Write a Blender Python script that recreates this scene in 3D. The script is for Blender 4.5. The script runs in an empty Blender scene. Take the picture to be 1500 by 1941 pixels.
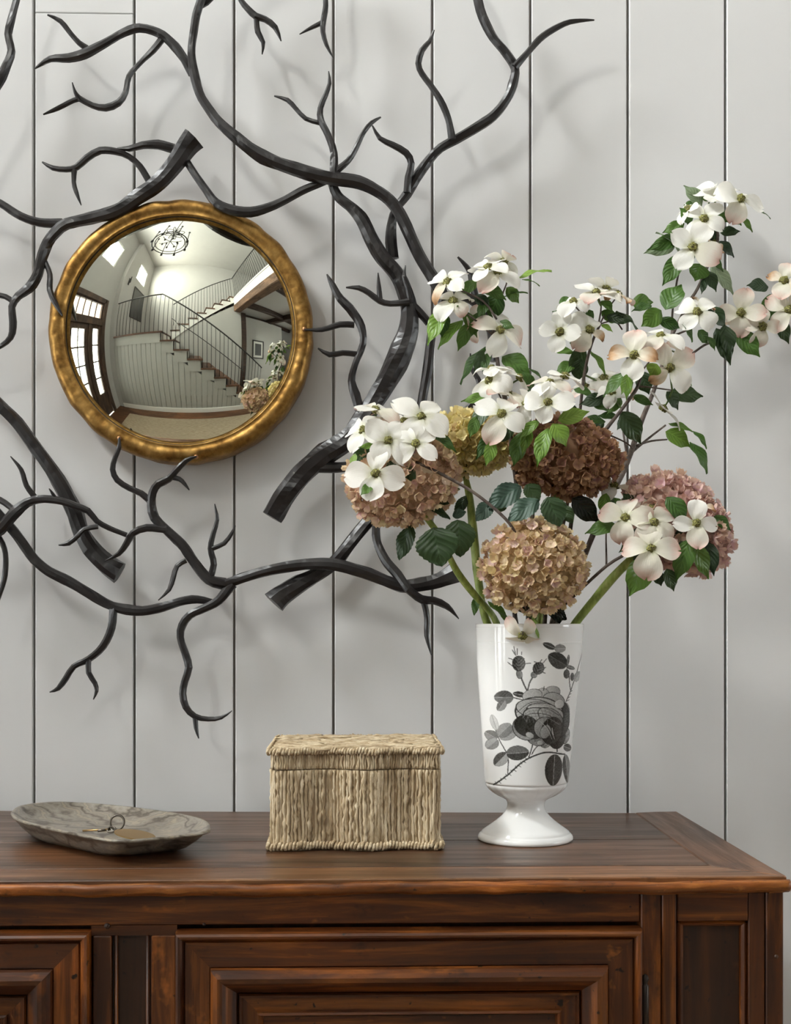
import bpy, math, random
import numpy as np
from mathutils import Vector, Matrix
random.seed(7); RNG = np.random.default_rng(7)
S = bpy.context.scene; COL = S.collection
PI = math.pi

# ------------------------------------------------------------------ camera
FPX, HOR, DIST, CZ = 2400.0, 1183.0, 1.92, 1.227       # focal length in px, horizon row, distance to wall, height
YAW = math.atan(70 / FPX)
cd = bpy.data.cameras.new('camera'); cam = bpy.data.objects.new('camera', cd); COL.objects.link(cam)
cd.sensor_fit = 'HORIZONTAL'; cd.sensor_width = 36.0; cd.lens = 36.0 * FPX / 1500
cd.shift_y = (HOR - 970.5) / 1500; cd.clip_start = 0.02
cam.location = (0, -DIST, CZ); cam.rotation_euler = (PI / 2, 0, -YAW)
S.camera = cam

# ------------------------------------------------------------------ world, light, exposure
W = bpy.data.worlds.new('sky'); S.world = W; W.use_nodes = True
bg = W.node_tree.nodes['Background']; bg.inputs[0].default_value = (0.93, 0.965, 1.0, 1); bg.inputs[1].default_value = 11.0
S.view_settings.view_transform = 'Standard'; S.view_settings.look = 'None'
S.view_settings.gamma = 1.0; S.view_settings.use_curve_mapping = False
S.view_settings.exposure = 0.04
S.cycles.use_denoising = True
S.cycles.max_bounces = 10; S.cycles.diffuse_bounces = 6; S.cycles.transparent_max_bounces = 12

def area(name, loc, rot, sx, sy, power=None, color=(1, 1, 1)):
    l = bpy.data.lights.new(name, 'AREA'); l.shape = 'RECTANGLE'; l.size = sx; l.size_y = sy; l.color = color
    if power is None: l.cycles.is_portal = True
    else: l.energy = power
    o = bpy.data.objects.new(name, l); COL.objects.link(o); o.location = loc; o.rotation_euler = rot
    return o
XL, XA, YS, YB, YC, ZC = -2.65, -2.45, -2.42, -3.52, -4.62, 6.4
R90 = PI / 2
area('daylight_door', (XL - 0.16, -1.25, 1.6), (0, -R90, 0), 2.9, 1.5, 30, (1.0, 0.975, 0.94))
area('daylight_high_window', (XL - 0.16, -1.40, 4.75), (0, -R90, 0), 1.0, 0.8, 430, (0.98, 0.99, 1.0))
area('daylight_right_window', (5.35, -1.7, 1.7), (0, R90, 0), 1.7, 1.6, 8, (1.0, 0.97, 0.92))
area('daylight_landing_window', (XA - 0.16, -3.6, 4.95), (0, -R90, 0), 0.9, 0.9, 330, (1.0, 0.99, 0.95))

# ------------------------------------------------------------------ picture geometry helpers
FV = np.array([math.sin(YAW), math.cos(YAW), 0]); RV = np.array([math.cos(YAW), -math.sin(YAW), 0]); CP = np.array([0, -DIST, CZ])
def ray(px, py): return FV * FPX + RV * (px - 750) + np.array([0, 0, 1.0]) * (HOR - py)
def P(px, py, Y=0.0):
    d = ray(px, py); return CP + d * ((Y - CP[1]) / d[1])
def PZ(px, py, Z):
    d = ray(px, py); return CP + d * ((Z - CP[2]) / d[2])
def mpp(Y): return (DIST + Y) / FPX                     # metres per pixel at that distance

# ------------------------------------------------------------------ materials
def mat(name, color=(.8, .8, .8), rough=.5, metal=0.0, spec=.5):
    m = bpy.data.materials.new(name); m.use_nodes = True
    b = m.node_tree.nodes['Principled BSDF']
    b.inputs['Base Color'].default_value = (*color, 1); b.inputs['Roughness'].default_value = rough
    b.inputs['Metallic'].default_value = metal; b.inputs['Specular IOR Level'].default_value = spec
    return m
def nn(m, t, **kw):
    n = m.node_tree.nodes.new(t)
    for k, v in kw.items(): setattr(n, k, v)
    return n
def ln(m, a, b): m.node_tree.links.new(a, b)
def bsdf(m): return m.node_tree.nodes['Principled BSDF']
def noise_vec(m, scale, coord='Object', rnd=False):
    tc = nn(m, 'ShaderNodeTexCoord'); mp = nn(m, 'ShaderNodeMapping'); mp.inputs['Scale'].default_value = scale
    ln(m, tc.outputs[coord], mp.inputs['Vector'])
    if rnd:
        oi = nn(m, 'ShaderNodeObjectInfo'); mu = nn(m, 'ShaderNodeMath', operation='MULTIPLY'); mu.inputs[1].default_value = 37.0
        ln(m, oi.outputs['Random'], mu.inputs[0]); ln(m, mu.outputs[0], mp.inputs['Location'])
    return mp.outputs[0]
def noise(m, vec, scale=1.0, detail=4, rough=.55, dist=0.0):
    n = nn(m, 'ShaderNodeTexNoise'); n.inputs['Scale'].default_value = scale; n.inputs['Detail'].default_value = detail
    n.inputs['Roughness'].default_value = rough; n.inputs['Distortion'].default_value = dist
    ln(m, vec, n.inputs['Vector']); return n.outputs[0]
def ramp(m, fac, stops):
    r = nn(m, 'ShaderNodeValToRGB'); e = r.color_ramp.elements
    while len(e) < len(stops): e.new(0.5)
    for i, (p, c) in enumerate(stops): e[i].position = p; e[i].color = (*c, 1)
    ln(m, fac, r.inputs[0]); return r.outputs[0]
def mix(m, fac, a, b, mode='MIX'):
    n = nn(m, 'ShaderNodeMix', data_type='RGBA', blend_type=mode)
    if hasattr(fac, 'links'): ln(m, fac, n.inputs[0])
    else: n.inputs[0].default_value = fac
    for i, v in ((6, a), (7, b)):
        if hasattr(v, 'links'): ln(m, v, n.inputs[i])
        else: n.inputs[i].default_value = (*v, 1)
    return n.outputs[2]
def base(m, c): ln(m, c, bsdf(m).inputs['Base Color'])
def bump(m, h, strength=.3, dist=.002):
    b = nn(m, 'ShaderNodeBump'); b.inputs['Strength'].default_value = strength; b.inputs['Distance'].default_value = dist
    ln(m, h, b.inputs['Height']); ln(m, b.outputs[0], bsdf(m).inputs['Normal'])
def translucent(m, fac=.3):
    t = m.node_tree; o = t.nodes['Material Output']; tr = nn(m, 'ShaderNodeBsdfTranslucent'); mx = nn(m, 'ShaderNodeMixShader'); mx.inputs[0].default_value = fac
    src = bsdf(m).inputs['Base Color']
    if src.links: ln(m, src.links[0].from_socket, tr.inputs[0])
    else: tr.inputs[0].default_value = src.default_value
    ln(m, bsdf(m).outputs[0], mx.inputs[1]); ln(m, tr.outputs[0], mx.inputs[2]); ln(m, mx.outputs[0], o.inputs[0])

def paint(name, c, rough=.45):
    m = mat(name, c, rough); v = noise_vec(m, (1.6, 1.6, 1.1), rnd=True); n = noise(m, v, 2.0, 3)
    base(m, ramp(m, n, [(.3, tuple(x * .965 for x in c)), (.7, c)]))
    bump(m, noise(m, noise_vec(m, (60, 60, 12)), 3, 3), .06, .0006); return m
M_WALL = paint('painted_board', (.68, .674, .672))
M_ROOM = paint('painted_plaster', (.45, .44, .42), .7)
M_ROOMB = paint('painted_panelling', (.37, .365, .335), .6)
M_TRIMW = mat('white_trim', (.80, .79, .74), .4)
M_GAP = mat('dark_gap', (.09, .075, .06), .9); M_GROOVE = mat('groove_paint', (.46, .44, .41), .8)

def wood(name, axis, cols, rough=.33, gs=1.0, spec=.5):
    m = mat(name, cols[1], rough, spec=spec)
    sc = {'X': (2.2, 34, 34), 'Y': (34, 2.2, 34), 'Z': (34, 34, 2.2)}[axis]
    v = noise_vec(m, tuple(s * gs for s in sc), rnd=True)
    g = noise(m, v, 1.6, 7, .65, .6)
    big = noise(m, noise_vec(m, tuple(4.5 * gs if s > 10 else 2.2 * gs for s in sc), rnd=True), 1.3, 3, .6, .4)
    c = ramp(m, g, [(.25, cols[0]), (.5, cols[1]), (.75, cols[2])])
    c = mix(m, .75, c, ramp(m, big, [(.28, (.26, .22, .19)), (.5, (.85, .82, .8)), (.72, (1.75, 1.6, 1.4))]), 'MULTIPLY')
    fl = noise(m, noise_vec(m, (90, 90, 90), rnd=True), 1.0, 2)
    c = mix(m, ramp(m, fl, [(.70, (0, 0, 0)), (.76, (1, 1, 1))]), c, tuple(x * .2 for x in cols[0]))
    f2 = noise(m, noise_vec(m, tuple(s * .55 * gs if s > 10 else s * 5.5 * gs for s in sc), rnd=True), 1.25, 4, .7)
    c = mix(m, ramp(m, f2, [(.60, (0, 0, 0)), (.72, (.8, .8, .8))]), c, tuple(x * .9 for x in cols[0]))
    c = mix(m, ramp(m, f2, [(.26, (.65, .65, .65)), (.36, (0, 0, 0))]), c, cols[2])
    base(m, c)
    rr = ramp(m, g, [(.2, (rough + .16,) * 3), (.8, (rough - .05,) * 3)]); ln(m, rr, bsdf(m).inputs['Roughness'])
    bump(m, g, .25, .0012); return m
WCOL = [(.011, .0030, .0008), (.078, .0215, .0038), (.34, .108, .0185)]
M_WX = wood('walnut_along', 'X', WCOL); M_WZ = wood('walnut_upright', 'Z', WCOL)
WTOP = [(.018, .0075, .0032), (.082, .034, .0135), (.19, .085, .036)]
M_TOPX = wood('walnut_top', 'X', WTOP, .30); M_TOPF = wood('walnut_top_front', 'X', [(.024, .0095, .0035), (.15, .064, .024), (.36, .18, .075)], .30)
M_TOPY = wood('walnut_top_end', 'Y', WTOP, .32)
M_WEDGE = wood('walnut_worn_edge', 'X', [(.016, .0042, .0014), (.22, .066, .011), (.58, .23, .055)], .28, 2.0)
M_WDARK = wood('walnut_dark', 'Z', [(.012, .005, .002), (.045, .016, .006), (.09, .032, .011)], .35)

M_IRON = mat('forged_iron', (.02, .017, .018), .36, spec=.6)
v = noise_vec(M_IRON, (1, 1, 1)); nz = noise(M_IRON, v, 60, 4)
base(M_IRON, ramp(M_IRON, nz, [(.3, (.0048, .0038, .0041)), (.7, (.014, .0105, .0106))]))
vo = nn(M_IRON, 'ShaderNodeTexVoronoi', feature='SMOOTH_F1'); vo.inputs['Scale'].default_value = 75; ln(M_IRON, v, vo.inputs['Vector']); bump(M_IRON, vo.outputs[0], .35, .004)
M_GOLD = mat('antique_gold', (.5, .3, .08), .43, 1.0)
v = noise_vec(M_GOLD, (1, 1, 1)); nz = noise(M_GOLD, v, 38, 6, .7); n2 = noise(M_GOLD, v, 150, 3)
base(M_GOLD, mix(M_GOLD, .4, ramp(M_GOLD, nz, [(.30, (.17, .080, .022)), (.5, (.34, .19, .055)), (.72, (.52, .32, .11))]), ramp(M_GOLD, n2, [(.3, (.5, .5, .5)), (.7, (1.15, 1.1, 1.0))]), 'MULTIPLY'))
vo = nn(M_GOLD, 'ShaderNodeTexVoronoi', feature='SMOOTH_F1'); vo.inputs['Scale'].default_value = 54; ln(M_GOLD, v, vo.inputs['Vector']); bump(M_GOLD, vo.outputs[0], .6, .003)
M_MIRROR = mat('mirror_silver', (.83, .845, .74), .012, 1.0)
M_BLACKLIP = mat('dark_lip', (.02, .014, .008), .5)
M_WELD = mat('weld_copper', (.45, .24, .12), .4, 1.0)

# ------------------------------------------------------------------ object helpers
def tag(o, label=None, cat=None, group=None, kind=None):
    if label: o['label'] = label
    if cat: o['category'] = cat
    if group: o['group'] = group
    if kind: o['kind'] = kind
    return o
def thing(name, loc, label=None, cat=None, group=None, kind=None):
    o = bpy.data.objects.new(name, None); COL.objects.link(o); o.location = loc; o.empty_display_size = .05
    return tag(o, label, cat, group, kind)
def wloc(p):
    l = Vector((0, 0, 0))
    while p is not None: l += p.location; p = p.parent
    return l
def mk(name, V, F, m, parent=None, smooth=False, uv=None, kind=None, label=None):
    V = np.asarray(V, dtype=float).reshape(-1, 3)
    off = np.array(wloc(parent)) if parent else np.zeros(3)
    me = bpy.data.meshes.new(name); me.from_pydata((V - off).tolist(), [], [list(map(int, f)) for f in F]); me.materials.append(m)
    if smooth: me.polygons.foreach_set('use_smooth', [True] * len(me.polygons))
    if uv is not None:
        ul = me.uv_layers.new(name='UVMap'); li = np.zeros(len(me.loops), dtype=int); me.loops.foreach_get('vertex_index', li)
        ul.data.foreach_set('uv', np.asarray(uv, dtype=float)[li].ravel())
    me.update()
    o = bpy.data.objects.new(name, me); COL.objects.link(o)
    if parent: o.parent = parent
    if kind: o['kind'] = kind
    if label: o['label'] = label
    return o
def same(name, me, mw, parent):                          # another object on a shared mesh, placed by a world matrix
    o = bpy.data.objects.new(name, me); COL.objects.link(o); o.parent = parent
    o.matrix_local = Matrix.Translation(-wloc(parent)) @ mw
    return o
class MB:
    def __init__(s): s.V = []; s.F = []; s.n = 0
    def add(s, V, F):
        V = np.asarray(V, dtype=float).reshape(-1, 3); s.V.append(V); s.F += [[i + s.n for i in f] for f in F]; s.n += len(V); return s
    def box(s, x0, x1, y0, y1, z0, z1, bev=0.0):
        if bev <= 0:
            V = [(x, y, z) for x in (x0, x1) for y in (y0, y1) for z in (z0, z1)]
            return s.add(V, [(0, 1, 3, 2), (4, 6, 7, 5), (0, 4, 5, 1), (2, 3, 7, 6), (0, 2, 6, 4), (1, 5, 7, 3)])
        b = bev; V = []; idx = {}
        X = (x0, x1); Y = (y0, y1); Z = (z0, z1); sg = (1, -1)
        for i in (0, 1):
            for j in (0, 1):
                for k in (0, 1):
                    for a in range(3):
                        p = [X[i], Y[j], Z[k]]
                        if a != 0: p[0] += sg[i] * b
                        if a != 1: p[1] += sg[j] * b
                        if a != 2: p[2] += sg[k] * b
                        idx[i, j, k, a] = len(V); V.append(p)
        F = []
        for i in (0, 1): F.append([idx[i, j, k, 0] for j, k in ((0, 0), (0, 1), (1, 1), (1, 0))][::(1 if i == 0 else -1)])
        for j in (0, 1): F.append([idx[i, j, k, 1] for i, k in ((0, 0), (1, 0), (1, 1), (0, 1))][::(1 if j == 0 else -1)])
        for k in (0, 1): F.append([idx[i, j, k, 2] for i, j in ((0, 0), (0, 1), (1, 1), (1, 0))][::(1 if k == 0 else -1)])
        for i in (0, 1):
            for j in (0, 1): F.append([idx[i, j, 0, 0], idx[i, j, 0, 1], idx[i, j, 1, 1], idx[i, j, 1, 0]])
        for i in (0, 1):
            for k in (0, 1): F.append([idx[i, 0, k, 0], idx[i, 0, k, 2], idx[i, 1, k, 2], idx[i, 1, k, 0]])
        for j in (0, 1):
            for k in (0, 1): F.append([idx[0, j, k, 1], idx[0, j, k, 2], idx[1, j, k, 2], idx[1, j, k, 1]])
        for i in (0, 1):
            for j in (0, 1):
                for k in (0, 1): F.append([idx[i, j, k, a] for a in range(3)])
        return s.add(V, F)
    def build(s, name, m, parent=None, smooth=False, **k):
        o = mk(name, np.vstack(s.V), s.F, m, parent, smooth, **k)
        return o
def fixn(o):
    import bmesh
    b = bmesh.new(); b.from_mesh(o.data); bmesh.ops.recalc_face_normals(b, faces=b.faces); b.to_mesh(o.data); b.free(); return o
def box(name, x0, x1, y0, y1, z0, z1, m, parent=None, bev=0.0, **k): return fixn(MB().box(x0, x1, y0, y1, z0, z1, bev).build(name, m, parent, **k))
def catmull(pts, step):
    p = np.asarray(pts, dtype=float)
    if len(p) == 2: p = np.vstack([p[0], (p[0] + p[1]) / 2, p[1]])
    q = np.vstack([2 * p[0] - p[1], p, 2 * p[-1] - p[-2]]); out = []
    for i in range(1, len(q) - 2):
        L = np.linalg.norm(q[i + 1][:3] - q[i][:3]); n = max(2, int(L / step))
        for k in range(n):
            t = k / n
            out.append(.5 * (2 * q[i] + (q[i + 1] - q[i - 1]) * t + (2 * q[i - 1] - 5 * q[i] + 4 * q[i + 1] - q[i + 2]) * t * t + (-q[i - 1] + 3 * q[i] - 3 * q[i + 1] + q[i + 2]) * t ** 3))
    out.append(p[-1]); return np.array(out)
def tube_geo(C, R, n=9, noise=0.0, tip=True, cap0=True, flare=None, closed=False, ph=None):
    C = np.asarray(C, dtype=float); N = len(C); R = np.asarray(R, dtype=float) * np.ones(N)
    T = np.gradient(C, axis=0)
    if closed: T = np.roll(C, -1, 0) - np.roll(C, 1, 0)
    T /= np.linalg.norm(T, axis=1)[:, None] + 1e-12
    up = np.array([0, 1.0, 0]) if abs(T[0][1]) < .8 else np.array([1.0, 0, 0])
    V = []; F = []; ang = np.arange(n) * 2 * PI / n
    lob = RNG.normal(0, 1, (N // 3 + 3, n)) * noise
    nrm = up - T[0] * (up @ T[0]); nrm /= np.linalg.norm(nrm)
    for i in range(N):
        nrm = nrm - T[i] * (nrm @ T[i]); nrm /= np.linalg.norm(nrm); b = np.cross(T[i], nrm)
        a = i / 3; k = int(a); f = a - k; l = lob[k] * (1 - f) + lob[k + 1] * f
        r = R[i] * (1 + l)
        V.append(C[i] + np.outer(np.cos(ang) * r, nrm) + np.outer(np.sin(ang) * r, b))
    V = np.vstack(V)
    for i in range(N - 1 + (1 if closed else 0)):
        j = (i + 1) % N
        for k in range(n): F.append((i * n + k, i * n + (k + 1) % n, j * n + (k + 1) % n, j * n + k))
    if not closed:
        if cap0: F.append(tuple(range(n))[::-1])
        F.append(tuple((N - 1) * n + k for k in range(n)))
    return V, F
def tube(name, pts, R, m, parent=None, n=8, step=.01, **k):
    pts = np.asarray(pts, dtype=float); R = np.asarray(R, dtype=float) * np.ones(len(pts))
    q = catmull(np.c_[pts, R], step); kk = {x: k.pop(x) for x in ('kind', 'label') if x in k}
    V, F = tube_geo(q[:, :3], np.maximum(q[:, 3], .0003), n, **k)
    return mk(name, V, F, m, parent, True, **kk)
def lathe_geo(prof, n, c=(0, 0, 0), ph0=0, ph1=2 * PI):
    full = abs(ph1 - ph0 - 2 * PI) < 1e-6; N = n if full else n + 1; V = []; F = []
    for r, z in prof:
        for k in range(N):
            a = ph0 + (ph1 - ph0) * k / n; V.append((c[0] + r * math.sin(a), c[1] - r * math.cos(a), c[2] + z))
    for i in range(len(prof) - 1):
        for k in range(n): F.append((i * N + k, i * N + (k + 1) % N, (i + 1) * N + (k + 1) % N, (i + 1) * N + k))
    return V, F

# ================================================================== SETTING: the panelled wall
wall = thing('wall_back', (0, 0, 0), kind='structure')
MB().box(-3.2, 5.5, .0125, .16, 0, ZC).build('backing', M_GROOVE, wall)
gx = [64.5, 254.7, 444, 632.3, 820, 1006, 1191, 1376]
gX = [P(g, 700)[0] for g in gx]; pit = (gX[-1] - gX[0]) / 7
gX = [gX[0] - pit * k for k in range(14, 0, -1)] + gX + [gX[-1] + pit * k for k in range(1, 30)]
gX = [g for g in gX if -2.66 < g < 5.4]; gap = .0019
for a, b in zip([-2.66] + gX, gX + [5.4]):
    if b - a < .02: continue
    x0 = a + gap; x1 = b - gap
    if abs(a - P(64.5, 700)[0]) < .02:                      # the one board with a butt joint near the top of the picture
        zj = P(160, 25)[2]
        box('board', x0, x1, 0, .012, .0, zj - .0004, M_WALL, wall, .0012); box('board', x0, x1, 0.0003, .012, zj + .0004, ZC, M_WALL, wall, .0012)
    else: box('board', x0, x1, 0 + RNG.uniform(0, .0006), .012, 0, ZC, M_WALL, wall, .0014)

# ================================================================== SETTING: the room the mirror looks into
M_FLOOR = wood('oak_floor', 'X', [(.06, .026, .012), (.14, .062, .028), (.22, .105, .05)], .35, .4)
fl = MB().box(XL, 5.4, -6.3, .0, -.1, 0).build('floor', M_FLOOR); tag(fl, kind='structure')
ce = MB().box(XL - .2, 5.4, -6.3, .15, ZC, ZC + .1).build('ceiling', M_ROOM); tag(ce, kind='structure')
wl = thing('wall_left', (XL, -1.2, 0), kind='structure')
D0, D1, DZ = -2.08, -.42, 3.03                              # opening of the garden door
H0, H1, HZ0, HZ1 = -1.82, -.98, 4.23, 5.27                    # high window above it
mb = MB()
mb.box(XL - .16, XL, YS, D0, 0, ZC).box(XL - .16, XL, D1, .0, 0, ZC).box(XL - .16, XL, D0, D1, DZ, HZ0)
mb.box(XL - .16, XL, D0, D1, HZ1, ZC).box(XL - .16, XL, D0, H0, HZ0, HZ1).box(XL - .16, XL, H1, D1, HZ0, HZ1)
mb.build('plaster', M_ROOM, wl)
# stair hall beyond: projecting return, left wall with a small high window, end wall
mb = MB(); mb.box(XL - .16, XA, YS - .12, YS, 0, ZC); mb.box(XA - .16, XA, YC, YS - .12, 0, 4.48); mb.box(XA - .16, XA, YC, YS - .12, 5.42, ZC)
mb.box(XA - .16, XA, YC, -4.07, 4.48, 5.42).box(XA - .16, XA, -3.13, YS - .12, 4.48, 5.42)
o = mb.build('wall_stair_left', M_ROOM); tag(o, kind='structure')
o = MB().box(XA - .16, 1.5, YC - .12, YC, 0, ZC).box(1.5, 5.4, YC - .12, YC, 3.7, ZC).build('wall_stair_end', M_ROOM); tag(o, kind='structure')
o = MB().box(1.5, 5.4, -6.3, -6.2, 0, 3.15).box(1.4, 1.5, -6.3, YC, 0, 3.15).build('wall_far_room', M_ROOM); tag(o, kind='structure')
o = MB().box(5.35, 5.5, -6.3, -2.5, 0, ZC).box(5.35, 5.5, -.9, .0, 0, ZC).box(5.35, 5.5, -2.5, -.9, 2.6, ZC).box(5.35, 5.5, -2.5, -.9, 0, .8).build('wall_right', M_ROOM); tag(o, kind='structure')
# upper floor on the right with its fascia, beam and joists
XU = 1.27
uf = thing('ceiling_gallery', (XU, -2, 3.2), kind='structure')
MB().box(XU + .05, 5.4, -6.3, 0, 3.28, 3.66).build('slab', M_ROOM, uf)
MB().box(XU, XU + .05, YB - .02, 0, 3.36, 3.62).build('fascia', M_TRIMW, uf); MB().box(XU - .02, XU + .05, YB - .02, 0, 3.62, 3.66).build('nosing', M_TRIMW, uf)
M_BEAM = wood('old_beam', 'Y', [(.05, .026, .014), (.15, .085, .05), (.30, .19, .12)], .7)
M_BEAMD = wood('old_beam_dark', 'X', [(.015, .009, .006), (.045, .025, .016), (.08, .045, .03)], .7)
box('beam', XU - .03, XU + .22, YB, 0, 3.08, 3.34, M_BEAM, uf, .015)
for yy in (-4.2, -2.9, -1.4): box('joist', XU + .22, 5.35, yy - .09, yy + .09, 3.10, 3.28, M_BEAMD, uf, .012)
box('joist', 3.2, 3.4, -6.2, 0, 3.08, 3.28, M_BEAMD, uf, .012)
M_GLASS = bpy.data.materials.new('window_glass'); M_GLASS.use_nodes = True
t = M_GLASS.node_tree; t.nodes.clear(); go = t.nodes.new('ShaderNodeOutputMaterial'); gt = t.nodes.new('ShaderNodeBsdfTransparent'); gg = t.nodes.new('ShaderNodeBsdfGlossy'); gm = t.nodes.new('ShaderNodeMixShader')
gg.inputs['Roughness'].default_value = .02; gm.inputs[0].default_value = .06; gt.inputs[0].default_value = (.97, .98, .97, 1)
t.links.new(gt.outputs[0], gm.inputs[1]); t.links.new(gg.outputs[0], gm.inputs[2]); t.links.new(gm.outputs[0], go.inputs[0])
M_DOORW = wood('stained_door', 'Z', [(.03, .017, .011), (.075, .044, .029), (.12, .075, .05)], .5)
dr = thing('door_1', (XL, -1.25, 0), kind='structure')
def leaf_door(y0, y1, z0, z1, st, bot, cols, rows, wide=.09):
    x0, x1 = XL - .09, XL - .03
    box('stile', x0, x1, y0, y0 + st, z0, z1, M_DOORW, dr); box('stile', x0, x1, y1 - st, y1, z0, z1, M_DOORW, dr)
    box('rail', x0, x1, y0 + st, y1 - st, z1 - st, z1, M_DOORW, dr); box('rail', x0, x1, y0 + st, y1 - st, z0, z0 + bot, M_DOORW, dr)
    a, b, c, d = y0 + st, y1 - st, z0 + bot, z1 - st
    for i in range(1, cols): box('muntin', x0 + .01, x1 - .005, a + (b - a) * i / cols - .013, a + (b - a) * i / cols + .013, c, d, M_DOORW, dr)
    for j in range(1, rows): box('muntin', x0 + .012, x1 - .007, a, b, c + (d - c) * j / rows - .016, c + (d - c) * j / rows + .016, M_DOORW, dr)
    for i in range(cols):
        for j in range(rows): box('pane', x0 + .028, x0 + .032, a + (b - a) * i / cols, a + (b - a) * (i + 1) / cols, c + (d - c) * j / rows, c + (d - c) * (j + 1) / rows, M_GLASS, dr)
for (a, b, c, d) in ((D0 - .08, D0 + .06, 0, DZ + .08), (D1 - .06, D1 + .08, 0, DZ + .08)): box('jamb', XL - .16, XL + .025, a, b, c, d, M_DOORW, dr)
box('head', XL - .16, XL + .025, D0, D1, DZ - .04, DZ + .08, M_DOORW, dr); box('transom_bar', XL - .16, XL + .02, D0, D1, 2.36, 2.50, M_DOORW, dr)
box('mullion', XL - .16, XL + .01, -1.62, -1.52, 0, 2.36, M_DOORW, dr)
leaf_door(D0 + .06, -1.62, .02, 2.36, .09, .62, 1, 4); leaf_door(-1.52, -.84, .02, 2.36, .12, .62, 2, 4); leaf_door(D0 + .06, D1 - .06, 2.5, DZ - .04, .05, .05, 6, 1)
box('jamb', XL - .16, XL + .01, -.84, -.74, 0, 2.36, M_DOORW, dr); leaf_door(-.74, D1 - .06, .02, 2.36, .05, .62, 1, 4)
def window(name, wallx, side, y0, y1, z0, z1, cols, rows):
    w = thing(name, (wallx, (y0 + y1) / 2, z0), kind='structure'); x0, x1 = sorted((wallx + side * .02, wallx + side * .10))
    for a, b in ((y0, y0 + .06), (y1 - .06, y1)): box('stile', x0, x1, a, b, z0, z1, M_TRIMW, w)
    for a, b in ((z0, z0 + .06), (z1 - .06, z1)): box('rail', x0, x1, y0 + .06, y1 - .06, a, b, M_TRIMW, w)
    for i in range(1, cols): box('muntin', x0 + .02, x1 - .02, y0 + (y1 - y0) * i / cols - .012, y0 + (y1 - y0) * i / cols + .012, z0 + .06, z1 - .06, M_TRIMW, w)
    for i in range(1, rows): box('muntin', x0 + .02, x1 - .02, y0 + .06, y1 - .06, z0 + (z1 - z0) * i / rows - .012, z0 + (z1 - z0) * i / rows + .012, M_TRIMW, w)
    box('pane', (x0 + x1) / 2 - .002, (x0 + x1) / 2 + .002, y0 + .05, y1 - .05, z0 + .05, z1 - .05, M_GLASS, w)
window('window_1', XL, -1, H0, H1, HZ0, HZ1, 3, 2); window('window_2', XA, -1, -4.07, -3.13, 4.48, 5.42, 2, 2); window('window_3', 5.35, 1, -2.5, -.9, .8, 2.6, 3, 3)

# ---- staircase
M_TREAD = wood('oak_tread', 'X', [(.05, .022, .012), (.11, .05, .026), (.17, .085, .045)], .4)
M_RAIL = mat('iron_rail', (.02, .019, .017), .5)
st = thing('staircase', (-.7, -3.0, 0), 'cream panelled staircase with dark wooden treads and thin iron railing', 'staircase')
RUN, RISE = .315, .208
steps = [(-.96, 2.05)] + [(-.72 + .313 * k, 2.05 - .2135 * (k + 1)) for k in range(9)]
xe = [-.99, -.72 + 0 * RUN]
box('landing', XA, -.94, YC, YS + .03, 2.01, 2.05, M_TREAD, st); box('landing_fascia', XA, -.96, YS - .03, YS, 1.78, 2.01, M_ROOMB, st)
n = 0; x = -.96
for k in range(9):
    z = 2.05 - .2135 * (k + 1); x1 = x + .313
    box('tread', x - .02, x1 + .03, YB + .05, YS + .035, z - .035, z, M_TREAD, st); box('riser', x - .02, x, YB + .05, YS, z, z + .1785, M_TRIMW, st)
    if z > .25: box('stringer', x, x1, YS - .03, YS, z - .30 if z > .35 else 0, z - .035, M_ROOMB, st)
    x = x1
# panelling below the flight, board by board
bw = .135; xb = XA
while xb < 1.9:
    xa, xc = xb + .004, xb + bw - .004
    zt = lambda q: min(1.80, 2.05 - .2135 * ((q + .96) / .313 + 1) - .16) if q > -.96 else 1.80
    za, zc = zt(xa), zt(xc)
    if zc > .06:
        V = [(xa, YS - .012, .0), (xc, YS - .012, .0), (xc, YS - .012, zc), (xa, YS - .012, za), (xa, YS - .03, .0), (xc, YS - .03, .0), (xc, YS - .03, zc), (xa, YS - .03, za)]
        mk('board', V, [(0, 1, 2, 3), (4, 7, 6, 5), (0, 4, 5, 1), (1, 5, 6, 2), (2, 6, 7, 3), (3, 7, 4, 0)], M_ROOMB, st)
    xb += bw
MB().box(XA, 2.0, YS - .1, YS - .03, 0, .3).box(XA, -.9, YS - .1, YS - .03, .3, 1.8).build('carcass', M_GAP, st)
box('skirting', XA, 1.9, YS - .012, YS + .012, 0, .13, M_TRIMW, st)
for a in ((XA, 1.78), (-1.35, 1.78)): pass
# upper flight
x = -.93; z = 2.05
for k in range(8):
    z += .2075; x1 = x + .292
    box('tread', x - .03, x1, YC, YB + .03, z - .035, z, M_TREAD, st); box('riser', x, x + .02, YC, YB, z - .2075, z - .035, M_TRIMW, st)
    V = [(x, YB + .004, z - .035), (x1, YB + .004, z - .035), (x1, YB + .004, z - .35 + .2075), (x, YB + .004, z - .35), (x, YB - .03, z - .035), (x1, YB - .03, z - .035), (x1, YB - .03, z - .35 + .2075), (x, YB - .03, z - .35)]
    fixn(mk('stringer', V, [(0, 1, 2, 3), (4, 7, 6, 5), (0, 4, 5, 1), (1, 5, 6, 2), (2, 6, 7, 3), (3, 7, 4, 0)], M_TRIMW, st)); x = x1
XT = x
M_SHADE = paint('shaded_plaster', (.46, .45, .42), .8)  # grey puts the shade below the upper flight into the plaster colour
V = [(-.9, YB - .03, 0), (1.53, YB - .03, 0), (1.53, YB - .03, 3.4), (1.3, YB - .03, 3.36), (-.9, YB - .03, 1.95)]
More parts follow.
